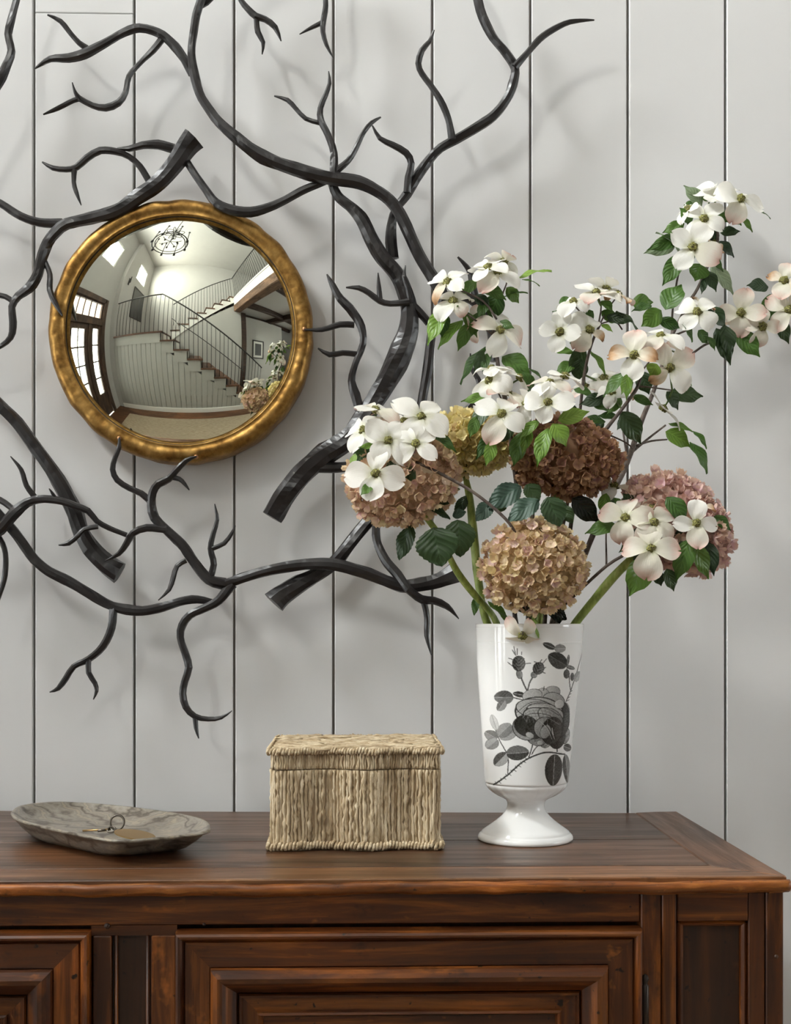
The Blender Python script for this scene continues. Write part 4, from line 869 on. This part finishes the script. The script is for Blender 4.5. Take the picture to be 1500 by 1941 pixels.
def dogwood(label, main, twigs, blossoms, leaves, Y):
    b0 = P(main[0][0], main[0][1], main[0][2]); d = thing('dogwood_branch', tuple(b0), label, 'branch', None)
    stemtube('stem', main, M_TWIG, d)
    for t_ in twigs: stemtube('twig', [(q[0], q[1], q[2] + (.013 if i else .004), q[3]) for i, q in enumerate(t_)], M_TWIG, d, n=6)
    cl = [q for t_ in twigs for q in t_] + list(main)
    for (cx, cy, r, nr, nu, nt, dr_, ro, va, yb_) in blossoms:
        yy_ = Y if yb_ is None else yb_; blossom(d, cx, cy, r, nr, nu, nt, dr_, ro, va, yy_)
        j = min(cl, key=lambda q: (q[0] - cx) ** 2 + (q[1] - cy) ** 2 + (0 if q[1] > cy + 10 else 900)); 
        dd = math.hypot(j[0] - cx, j[1] - cy)
        if 8 < dd < 110: stemtube('flower_stalk', [(j[0], j[1], j[2], 4), ((j[0] + cx) / 2, (j[1] + cy) / 2 + 4, (j[2] + yy_) / 2 + .006, 3.5), (cx, cy, yy_ + .004, 3.5)], M_STEMP, d, n=5)
    for l in leaves:
        m = {'': M_LEAF, 'B': M_LEAFB, 'P': M_LEAFP, 'D': M_LEAFH, 'K': M_LEAFD}[l[5] if len(l) > 5 else '']; y_ = l[6] if len(l) > 6 else Y + .012
        add_leaf(d, *l[:5], y_, m)
    return d
VC = VY
def F_(s):
    out = []
    for t_ in s.split(';'):
        q = t_.split(); va = q[8]; out.append((*map(float, q[:8]), va, float(q[9]) if len(q) > 9 else None))
    return out
def L_(s):
    out = []
    for t_ in s.split(';'):
        q = t_.split(); out.append(tuple(map(float, q[:5])) + ((q[5] if q[5] != '-' else '',) if len(q) > 5 else ()) + ((float(q[6]),) if len(q) > 6 else ()))
    return out
# x y r  right up toward  droop roll variant [Y]
dogwood('tall dogwood branch with a white blossom cluster beside the iron branches, above the cream hydrangea',
  [(985, 1215, VC, 9), (975, 1140, VC - .01, 9), (985, 1000, -.30, 8), (972, 860, -.31, 9), (955, 740, -.33, 9), (946, 700, -.325, 8), (940, 660, -.310, 7), (934, 635, -.308, 6), (942, 605, -.308, 5), (952, 560, -.308, 5)],
  [[(934, 635, -.33, 4), (905, 610, -.335, 4), (868, 580, -.34, 3)], [(942, 605, -.33, 4), (915, 570, -.335, 4), (860, 545, -.34, 3)], [(952, 560, -.33, 4), (962, 530, -.33, 3), (955, 505, -.33, 3)]],
  F_('926 508 50 -.35 .85 .55 .75 .3 w;943 517 54 .15 .65 .8 .7 .8 wwp;955 497 42 .4 .7 -.2 .5 .2 wp -.315;849 536 50 -.5 .55 .6 .9 .5 wwb;860 572 48 -.15 .6 .75 .8 .75 wpw;948 627 54 .3 .45 .75 .85 .35 wp -.325;905 612 36 -.4 .2 -.5 .7 .2 p -.30'),
  L_('982 528 1046 511 17 B;990 530 1024 541 11;956 563 1001 554 9;946 558 928 606 36 -;905 533 868 560 20;918 588 888 643 24;847 578 811 655 22 B;838 590 838 640 26;878 608 830 662 17 B;888 613 868 666 22;922 658 871 727 17;916 664 899 705 18 D;928 668 915 708 16;952 676 1008 712 36;1003 698 1036 728 14;915 545 960 568 26;960 545 985 575 22;900 560 930 585 20 D;862 560 845 600 22;925 575 905 600 18;880 590 905 640 20;945 610 975 622 16'), -.33)
dogwood('low dogwood branch with broad white blossoms in front of the brown hydrangea head',
  [(1005, 1215, VC - .01, 9), (1002, 1140, VC - .02, 8), (1010, 1000, -.30, 7), (1010, 880, -.31, 6), (1003, 830, -.34, 6), (1000, 812, -.37, 6), (1003, 790, -.375, 5)],
  [[(1003, 815, -.375, 4), (1025, 785, -.38, 4), (1045, 745, -.375, 3)], [(1002, 812, -.375, 4), (970, 790, -.38, 4), (940, 735, -.365, 3)], [(1003, 800, -.375, 4), (1050, 800, -.375, 3)]],
  F_('928 722 50 -.35 .45 .8 .9 .6 ww -.36;932 701 40 -.2 .9 .2 .6 .2 w -.345;951 785 58 -.1 .3 .95 .6 .55 wwpw -.39;997 767 44 .2 .5 .8 .8 .4 wp -.375;1038 763 50 .15 .35 .9 .55 .15 w -.385;1043 727 44 -.1 .8 .5 .7 .6 wp -.37;1071 714 44 .3 .85 .3 .7 .3 w -.36;962 746 44 .25 .9 .3 .7 .9 p -.36;985 718 40 .5 .6 .1 .7 .4 w -.34'),
  L_('930 752 874 761 20 - -.355;932 768 888 818 28 D -.365;938 818 902 872 22 - -.375;935 835 921 884 16 B -.38;992 818 974 884 30 - -.375;1003 805 990 862 20 B -.37;1022 798 982 832 18 B -.38;1048 803 1074 846 38 B -.385;1040 812 1018 884 27 B -.39;1058 797 1118 780 26 B -.37;905 790 890 830 20 - -.36;1000 740 1030 755 18 D -.36;1065 770 1100 785 20 D -.36;975 810 940 840 20 D -.365;1010 740 990 700 20 - -.33;955 800 930 850 18 D -.36'), -.375)
dogwood('middle dogwood branch with a flat four petalled blossom against the wall, between two panel seams',
  [(1030, 1215, VC + .01, 9), (1040, 1120, VC + .02, 8), (1075, 960, -.25, 7), (1095, 820, -.24, 6), (1108, 710, -.24, 6), (1122, 652, -.24, 5), (1138, 615, -.24, 5)],
  [[(1138, 615, -.24, 4), (1110, 600, -.245, 3), (1090, 580, -.25, 3)], [(1136, 618, -.24, 4), (1150, 590, -.24, 3), (1168, 565, -.235, 3)], [(1135, 615, -.24, 4), (1140, 580, -.245, 3), (1132, 560, -.25, 3)], [(1135, 615, -.24, 3), (1165, 608, -.24, 3), (1180, 625, -.24, 3)]],
  F_('1062 630 45 -.2 .2 .95 .25 .25 w -.26;1087 573 42 -.2 .8 .55 .95 .4 w -.255;1131 556 48 0 .85 .5 .7 .6 wwp;1150 548 38 .4 .8 -.2 .6 .2 w -.225;1171 560 44 .35 .75 .2 .8 .5 bp -.235;1117 626 44 .25 .2 .8 .9 .6 wbp -.25;1145 718 42 -.1 .6 .5 .8 .4 w -.225;1178 735 40 .2 .6 .5 .9 .7 wb -.22;1110 735 36 -.3 .7 .4 .7 .3 p -.22'),
  L_('1082 590 1047 590 9;1078 604 1040 619 22;1088 668 1046 665 15;1080 650 1120 656 14;1108 658 1078 708 28 D;1092 688 1052 709 24;1102 680 1094 724 28 D;1120 666 1149 709 14;1168 590 1216 636 17 D;1150 600 1200 610 20 D;1198 575 1239 573 28 - -.22;1236 580 1198 589 17;1140 590 1175 612 20;1125 590 1100 612 20;1140 570 1162 590 20;1140 615 1162 629 10 B;1060 575 1085 565 14'), -.24)
dogwood('dogwood branch with browning pink edged blossoms right of the middle blossoms',
  [(1050, 1215, VC, 9), (1065, 1140, VC, 8), (1085, 980, -.28, 8), (1110, 880, -.285, 8), (1137, 830, -.29, 8), (1180, 775, -.29, 7), (1208, 735, -.29, 7), (1216, 705, -.29, 5)],
  [[(1210, 732, -.29, 4), (1240, 735, -.29, 3), (1275, 740, -.285, 3)], [(1216, 705, -.29, 4), (1235, 680, -.29, 3), (1252, 650, -.285, 3)], [(1145, 820, -.28, 4), (1185, 838, -.27, 3), (1200, 850, -.265, 3)]],
  F_('1253 638 60 0 .85 .5 .75 .78 wwp;1203 673 52 -.3 .25 .9 .35 .1 pbwb -.305;1270 697 58 .15 -.1 .95 .55 .9 pwbp -.29;1290 670 44 .5 .5 .3 .6 .5 bp -.27;1257 776 52 .55 .75 .25 .45 1.2 w -.26;1160 745 36 -.2 .5 .6 .9 .2 w -.27'),
  L_('1192 703 1143 752 20 - -.295;1194 708 1178 748 18 B -.30;1198 712 1187 757 13 B -.30;1214 704 1231 748 28 D;1200 750 1239 768 15;1152 755 1098 767 24 D -.26;1088 738 1128 752 18 - -.25;1148 800 1100 795 16;1172 790 1132 788 16;1146 803 1116 820 16 D;1178 780 1216 842 36 D;1272 745 1334 751 34 D;1264 742 1286 777 24 D;1294 704 1312 732 11;1246 690 1232 712 26 B -.305;1262 818 1310 847 32 B -.25;1308 838 1344 896 21 - -.25;1314 817 1341 850 13 - -.25;1268 803 1314 818 11 - -.25;1178 755 1150 785 20;1125 770 1160 778 16'), -.28)
dogwood('longest dogwood branch, its top blossom spray reaching highest at the right side of the wall',
  [(1042, 1215, VC + .01, 11), (1052, 1165, VC + .01, 11), (1085, 1110, -.26, 11), (1145, 965, -.22, 11), (1186, 885, -.19, 11), (1217, 797, -.16, 10), (1238, 745, -.14, 8), (1256, 690, -.12, 7), (1274, 638, -.10, 7), (1306, 574, -.085, 6), (1324, 545, -.08, 6), (1350, 485, -.075, 6), (1361, 455, -.075, 6), (1358, 415, -.075, 5)],
  [[(1274, 638, -.10, 5), (1276, 582, -.095, 4), (1286, 520, -.09, 4)], [(1274, 636, -.10, 5), (1300, 627, -.105, 4), (1336, 598, -.11, 3)], [(1258, 688, -.12, 6), (1304, 675, -.10, 5), (1343, 651, -.09, 5), (1390, 645, -.075, 4), (1412, 632, -.07, 4), (1450, 605, -.065, 4), (1490, 560, -.06, 3)], [(1195, 860, -.185, 6), (1226, 834, -.17, 5), (1262, 806, -.16, 4)], [(1205, 845, -.18, 5), (1235, 836, -.17, 4), (1265, 833, -.16, 3)], [(1358, 430, -.075, 4), (1385, 410, -.075, 3), (1402, 385, -.075, 3)], [(1357, 420, -.075, 4), (1340, 400, -.08, 3), (1325, 440, -.085, 3)], [(1190, 870, -.185, 5), (1182, 820, -.17, 4), (1180, 790, -.165, 3)]],
  F_('1313 469 56 -.15 .1 .98 .22 .5 wpww -.10;1335 416 46 -.2 .3 .8 .6 .75 w -.09;1364 371 52 -.15 .55 .7 .7 .6 w;1348 366 38 -.4 .8 .1 .5 .3 w -.06;1403 378 52 .2 .35 .85 .75 .2 wwp -.085;1354 463 34 .5 .3 .5 .9 .4 b -.065;1322 592 48 -.2 .35 .9 .6 .65 w -.125;1333 581 34 .4 .8 .2 .8 .4 bw -.10;1305 398 30 -.5 .4 .4 .8 .3 w -.07;1405 593 42 -.1 .1 .9 .5 .1 p -.08;1397 612 30 -.3 -.3 .8 .9 .5 b -.07;1445 619 40 .1 -.1 .9 .8 .05 p -.08;1487 533 44 -.3 .2 .9 .5 .3 pb -.075;1497 587 44 -.2 .1 .9 .5 .6 p -.08'),
  L_('1330 392 1297 351 26 P -.06;1322 392 1297 388 20 - -.06;1346 380 1329 364 18 - -.06;1312 420 1289 394 24 - -.065;1298 424 1256 441 20 - -.06;1292 448 1227 474 24 - -.045;1292 482 1245 439 18 P -.05;1282 462 1221 480 26 P -.03;1294 484 1256 542 28 - -.09;1328 500 1318 533 36 - -.09;1338 513 1359 552 22 D -.08;1336 528 1330 558 12 D -.07;1343 487 1372 514 16 - -.06;1348 503 1391 558 20 P -.05;1360 458 1393 487 22 D -.05;1366 442 1404 438 18 D -.05;1373 400 1407 427 22 - -.06;1400 410 1428 439 13 - -.06;1436 401 1462 414 9 - -.06;1362 405 1382 422 22 - -.07;1357 433 1343 458 22 D -.06;1330 440 1300 420 24 - -.07;1300 500 1316 470 20 D -.06;1262 587 1293 539 40 - -.10;1288 482 1257 541 26 - -.09;1254 588 1216 619 32 - -.11;1248 606 1292 622 20 - -.105;1290 603 1314 648 15 - -.11;1343 583 1376 622 28 D -.09;1324 626 1342 652 20 - -.10;1343 638 1356 664 12 - -.09;1374 616 1381 677 28 D -.08;1358 622 1386 692 22 D -.085;1457 545 1416 541 32 D -.06;1476 563 1438 591 28 - -.06;1448 588 1477 611 28 - -.06;1457 588 1428 611 22 - -.07;1398 628 1441 677 32 - -.065;1473 603 1496 652 24 D -.06;1474 517 1492 538 16 D -.05;1190 790 1170 815 16 D -.15'), -.075)
dogwood('dogwood branch bent far left, white blossoms covering the leftmost hydrangea head',
  [(1000, 1215, VC - .02, 8), (1000, 1120, VC - .05, 7), (985, 1040, -.375, 6), (966, 992, -.39, 6), (902, 936, -.385, 6), (832, 896, -.38, 6), (790, 876, -.375, 5), (765, 862, -.37, 4)],
  [[(785, 874, -.375, 4), (750, 860, -.375, 3), (715, 850, -.37, 3)], [(780, 868, -.375, 4), (790, 830, -.37, 3), (795, 800, -.36, 3)], [(750, 860, -.375, 3), (735, 885, -.38, 3), (716, 897, -.39, 3)]],
  F_('712 778 56 0 .75 .5 .95 .75 wp -.35;690 816 56 -.45 .5 .7 .9 .35 w -.36;736 836 54 .1 .25 .95 .5 .6 w -.385;788 842 56 .1 .3 .95 .65 .85 w -.385;799 791 58 .05 .5 .85 .8 .65 w -.365;712 898 54 -.1 .15 .95 .55 .15 w -.40;768 800 40 -.3 .7 .6 .7 .3 w -.355;735 788 34 .1 .8 .2 .8 .2 p -.345'),
  L_('702 848 664 877 20 - -.37;715 845 680 848 12 B -.375;782 884 760 922 30 D -.385;822 823 866 856 20 - -.36;752 872 734 903 20 D -.385;706 918 684 939 16 - -.395;674 860 667 888 12 B -.37;760 850 775 875 22 D -.37;725 850 700 872 20 - -.365;770 820 745 850 22 D -.365'), -.37)
dogwood('dogwood branch leaning right, drooping pinkish blossoms in front of the rightmost hydrangea head',
  [(1040, 1215, VC - .02, 8), (1060, 1160, VC - .02, 7), (1088, 1130, -.33, 6), (1150, 1073, -.35, 6), (1190, 1048, -.36, 6), (1222, 1020, -.365, 5), (1270, 1005, -.365, 4), (1310, 995, -.37, 3)],
  [[(1190, 1048, -.36, 4), (1180, 1010, -.36, 3), (1188, 985, -.365, 3)], [(1222, 1020, -.365, 4), (1238, 1000, -.37, 3), (1240, 970, -.36, 3)], [(1205, 1035, -.36, 4), (1222, 1050, -.37, 3)], [(1150, 1073, -.35, 4), (1150, 1000, -.33, 3), (1160, 940, -.32, 3)]],
  F_('1186 982 56 -.35 .35 .85 1.05 .1 p -.375;1237 964 48 .1 .65 .6 .7 .4 p -.35;1240 991 56 .2 .4 .9 .95 .75 p -.38;1234 1040 58 -.05 .3 .95 .9 .1 p -.395;1320 992 50 .0 .15 .97 .4 .1 wwpw -.385;1327 963 30 .1 .7 .4 .6 .3 pb -.36;1165 922 40 .0 .75 .4 .9 .6 wb -.31'),
  L_('1170 996 1109 1011 28 - -.36;1164 943 1173 988 30 D -.33;1150 935 1140 975 20 B -.33;1214 1018 1174 1047 24 D -.355;1222 1058 1194 1130 46 - -.37;1246 1083 1254 1111 20 D -.36;1264 1078 1278 1121 24 D -.365;1307 1022 1282 1102 34 - -.375;1314 1028 1344 1098 30 - -.375;1344 1028 1354 1092 26 D -.36;1264 942 1302 993 32 - -.37;1302 1018 1253 1048 28 D -.365;1354 978 1386 1006 22 - -.36;1200 960 1180 935 22 D -.33;1215 1000 1205 1030 22 D -.36;1280 985 1295 1020 26 D -.36;1160 960 1185 950 20 - -.33;1085 944 1136 990 36 K -.33'), -.37)
dogwood('short dogwood sprig hanging a pale blossom over the vase rim',
  [(1012, 1215, VC - .03, 5), (1008, 1185, VC - .045, 4), (1002, 1172, VC - .065, 4), (994, 1190, VC - .08, 3), (991, 1203, VC - .083, 3)], [],
  F_('991 1203 46 -.1 -.8 .6 1.15 .7 p -.372'), L_('1012 1172 1022 1212 13 B -.36;975 1150 1012 1176 14 D -.34'), VC - .06)

# ---- hydrangeas
def floret_mesh(name, m, seed, cup):
    g = np.random.default_rng(seed); V = []; F = []; UV = []
    for k in range(4):
        a = k * PI / 2 + g.normal() * .15; D = np.array([math.cos(a), math.sin(a), 0]); T_ = np.array([-math.sin(a), math.cos(a), 0]); b0 = len(V); L = g.uniform(.9, 1.1); cu = cup + g.normal() * .15
        for i, (t_, hw) in enumerate(((0.04, .10), (.4, .46), (.78, .56), (1.0, .26))):
            for j, u_ in enumerate((-1, -.0, 1)):
                z = cu * t_ * t_ * .6 + .14 * u_ * u_ * t_ + g.normal() * .035; x = L * (t_ - (.10 if (i == 3 and u_ == 0) else 0)); V.append(D * x * (1 - .15 * cu * t_) + T_ * u_ * hw + np.array([0, 0, z])); UV.append((.5 + u_ / 2, t_))
        F += [(b0 + i * 3 + j, b0 + i * 3 + j + 1, b0 + i * 3 + j + 4, b0 + i * 3 + j + 3) for i in range(3) for j in range(2)]
    me = bpy.data.meshes.new(name); me.from_pydata([tuple(v) for v in V], [], F); me.materials.append(m); me.polygons.foreach_set('use_smooth', [True] * len(F))
    ul = me.uv_layers.new(name='UVMap'); li = np.zeros(len(me.loops), dtype=int); me.loops.foreach_get('vertex_index', li); ul.data.foreach_set('uv', np.array(UV)[li].ravel()); return me
def petals(name, tints, edge):
    m = mat(name, tints[0], .6, spec=.25); oi = nn(m, 'ShaderNodeObjectInfo'); c = ramp(m, oi.outputs['Random'], [(i / (len(tints) - 1), t_) for i, t_ in enumerate(tints)])
    tc = nn(m, 'ShaderNodeTexCoord'); sp = nn(m, 'ShaderNodeSeparateXYZ'); ln(m, tc.outputs['UV'], sp.inputs[0])
    e = ramp(m, sp.outputs[1], [(.0, (.6, .6, .6)), (.25, (0, 0, 0)), (.62, (0, 0, 0)), (1, (.75, .75, .75))]); base(m, mix(m, e, c, edge)); translucent(m, .3); return m
def hydrangea(label, stem, cx, cy, Y, rx, ry, rz, rot, m, leaves, size=12.0, count=298, seed=1, stalks=True):
    b0 = P(stem[0][0], stem[0][1], stem[0][2]); h = thing('hydrangea', tuple(b0), label, 'hydrangea')
    stemtube('stem', stem, M_STEMG, h, .06, n=10)
    c = P(cx, cy, Y); s = mpp(Y); ex, ez_ = rx * s, ry * s; ey = rz * s; cr, sr = math.cos(rot), math.sin(rot)
    def place(u_): x, y, z = u_[0] * ex, u_[1] * ey, u_[2] * ez_; return c + np.array([x * cr + z * sr, y, -x * sr + z * cr])
    V, F = lathe_geo([(max(1e-4, math.sin(t_)), math.cos(t_)) for t_ in np.linspace(0, PI, 10)], 16); V = np.array([place(np.array(v) * .78) for v in V])
    hd = mk('flower_head', V, F, m, h, True); g = np.random.default_rng(seed)
    end = P(stem[-1][0], stem[-1][1], stem[-1][2]); mb = MB()
    for k in range(16):
        a = 2 * PI * k / 16; rr_ = .35 + .4 * g.random(); tgt = place(np.array([math.cos(a) * rr_, math.sin(a) * rr_, -.35 + .2 * g.random()])); V, F = tube_geo(np.array([end, (end + tgt) / 2 + (0, 0, -.003), tgt]), .0011, 5); mb.add(V, F)
    mb.build('flower_stalks', M_STEMP, h, True)
    meshes = [floret_mesh('floret', m, seed * 10 + q, .65 + .4 * q) for q in range(4)]
    for i in range(count):
        z = max(-1, min(1, 1 - 2 * (i + .5) / count + g.normal() * .05)); a = i * 2.399963 + seed + g.normal() * .16; r_ = math.sqrt(1 - z * z); u_ = np.array([r_ * math.cos(a), r_ * math.sin(a), z])
        nrm = np.array([u_[0] / ex, u_[1] / ey, u_[2] / ez_]); nrm /= np.linalg.norm(nrm); nrm = np.array([nrm[0] * cr + nrm[2] * sr, nrm[1], -nrm[0] * sr + nrm[2] * cr]) + g.normal(size=3) * .28; nrm /= np.linalg.norm(nrm)
        p = place(u_ * g.uniform(.86, 1.0)); sc2 = size * s * g.uniform(.75, 1.15)
        q = Vector((0, 0, 1)).rotation_difference(Vector(nrm)); mw = Matrix.Translation(Vector(p)) @ q.to_matrix().to_4x4() @ Matrix.Rotation(g.uniform(0, 6.28), 4, 'Z') @ Matrix.Scale(sc2, 4)
        o = bpy.data.objects.new('floret', meshes[i % 4]); COL.objects.link(o); o.parent = hd; o.matrix_local = Matrix.Translation(-wloc(hd)) @ mw
    mb = MB()
    for i in range(420):
        u_ = g.normal(size=3); u_ /= np.linalg.norm(u_); p = place(u_ * g.uniform(.74, .9)); me = meshes[i % 4]
        vs_ = np.zeros(len(me.vertices) * 3); me.vertices.foreach_get('co', vs_); q = np.array((Vector((0, 0, 1)).rotation_difference(Vector(u_ + g.normal(size=3) * .4)).to_matrix() @ Matrix.Rotation(g.uniform(0, 6.28), 3, 'Z')))
        mb.add(vs_.reshape(-1, 3) @ q.T * size * s * .95 + p, [tuple(f.vertices) for f in me.polygons])
    mb.build('inner_florets', m, hd, True, kind='stuff')
    for l in leaves:
        m_ = {'': M_LEAFH, 'U': M_LEAFU, 'G': M_LEAF, 'K': M_LEAFD}[l[5] if len(l) > 5 else '']; add_leaf(h, *l[:5], l[6] if len(l) > 6 else Y, m_, serr=.035, wide=1.0, dy=-.004)
    return h
M_H1 = petals('petal_blush', [(.74, .50, .40), (.80, .66, .46), (.72, .46, .44), (.78, .68, .44)], (.76, .62, .38))
M_H2 = petals('petal_cream', [(.80, .70, .36), (.82, .72, .48), (.76, .68, .26), (.80, .62, .44)], (.84, .74, .38))
M_H3 = petals('petal_mauve_brown', [(.36, .18, .15), (.42, .24, .15), (.33, .15, .15), (.44, .29, .15)], (.54, .34, .17))
M_H4 = petals('petal_cream_pink', [(.74, .52, .44), (.78, .64, .42), (.74, .52, .54), (.72, .62, .32)], (.76, .64, .34))
M_H5 = petals('petal_rose', [(.70, .44, .43), (.74, .52, .55), (.74, .55, .42), (.70, .47, .50)], (.72, .54, .40))
hydrangea('hydrangea with a blush pink head, leftmost of the flower heads', [(950, 1215, VC, 13), (936, 1170, VC - .01, 13), (900, 1128, -.32, 14), (868, 1085, -.335, 13), (845, 1040, -.345, 12), (825, 1003, -.345, 12), (795, 965, -.345, 9)], 762, 912, -.335, 106, 84, 85, -.15, M_H1,
  L_('822 1000 838 1074 82 - -.375;868 985 873 1056 62 - -.355;780 996 757 1062 36 - -.345;812 966 862 948 16 - -.34;812 958 854 984 20 - -.345;826 938 872 926 15 G -.34;858 978 884 970 20 U -.33'), seed=1)
hydrangea('hydrangea with a pale yellow cream head behind the left white blossoms', [(938, 1215, VC + .01, 15), (917, 1160, VC + .01, 15), (906, 1090, -.28, 16), (897, 1000, -.275, 17), (890, 940, -.27, 15), (882, 900, -.27, 10)], 888, 838, -.27, 82, 58, 70, .1, M_H2,
  L_('885 940 862 980 22 - -.28;925 1140 970 1184 20 G -.33;905 1128 899 1167 16 G -.31'), seed=2, size=11.5)
hydrangea('hydrangea with a dusky mauve brown head under the central blossoms', [(1020, 1215, VC, 13), (1025, 1150, VC - .01, 13), (1040, 1040, -.315, 13), (1048, 980, -.32, 13), (1058, 930, -.32, 10)], 1072, 868, -.32, 106, 74, 85, .12, M_H3,
  L_('988 922 924 962 46 U -.36;932 952 903 988 32 U -.355;1022 948 963 988 42 U -.385;998 918 1022 952 36 - -.36;1038 942 1062 998 52 - -.385;1066 958 1086 992 26 - -.37;960 965 935 950 24 - -.35'), seed=3, size=11.5)
hydrangea('hydrangea with a cream and pink head hanging low over the vase rim', [(1010, 1215, VC - .01, 12), (1013, 1170, VC - .04, 12), (1014, 1130, -.345, 12), (1013, 1100, -.36, 11)], 1012, 1074, -.365, 100, 88, 86, 0, M_H4,
  L_('1000 1000 1030 1016 24 - -.36;1045 1130 1062 1182 34 K -.34;1040 1150 1075 1175 26 K -.33'), seed=4, size=11.8)
hydrangea('hydrangea with a long rose pink head, rightmost of the flower heads', [(1070, 1215, VC, 16), (1092, 1180, VC, 16), (1128, 1135, -.30, 17), (1162, 1095, -.31, 18), (1195, 1062, -.315, 16), (1235, 1020, -.315, 10)], 1286, 992, -.315, 118, 80, 80, .72, M_H5,
  L_('1200 1060 1230 1050 20 - -.33'), seed=5)
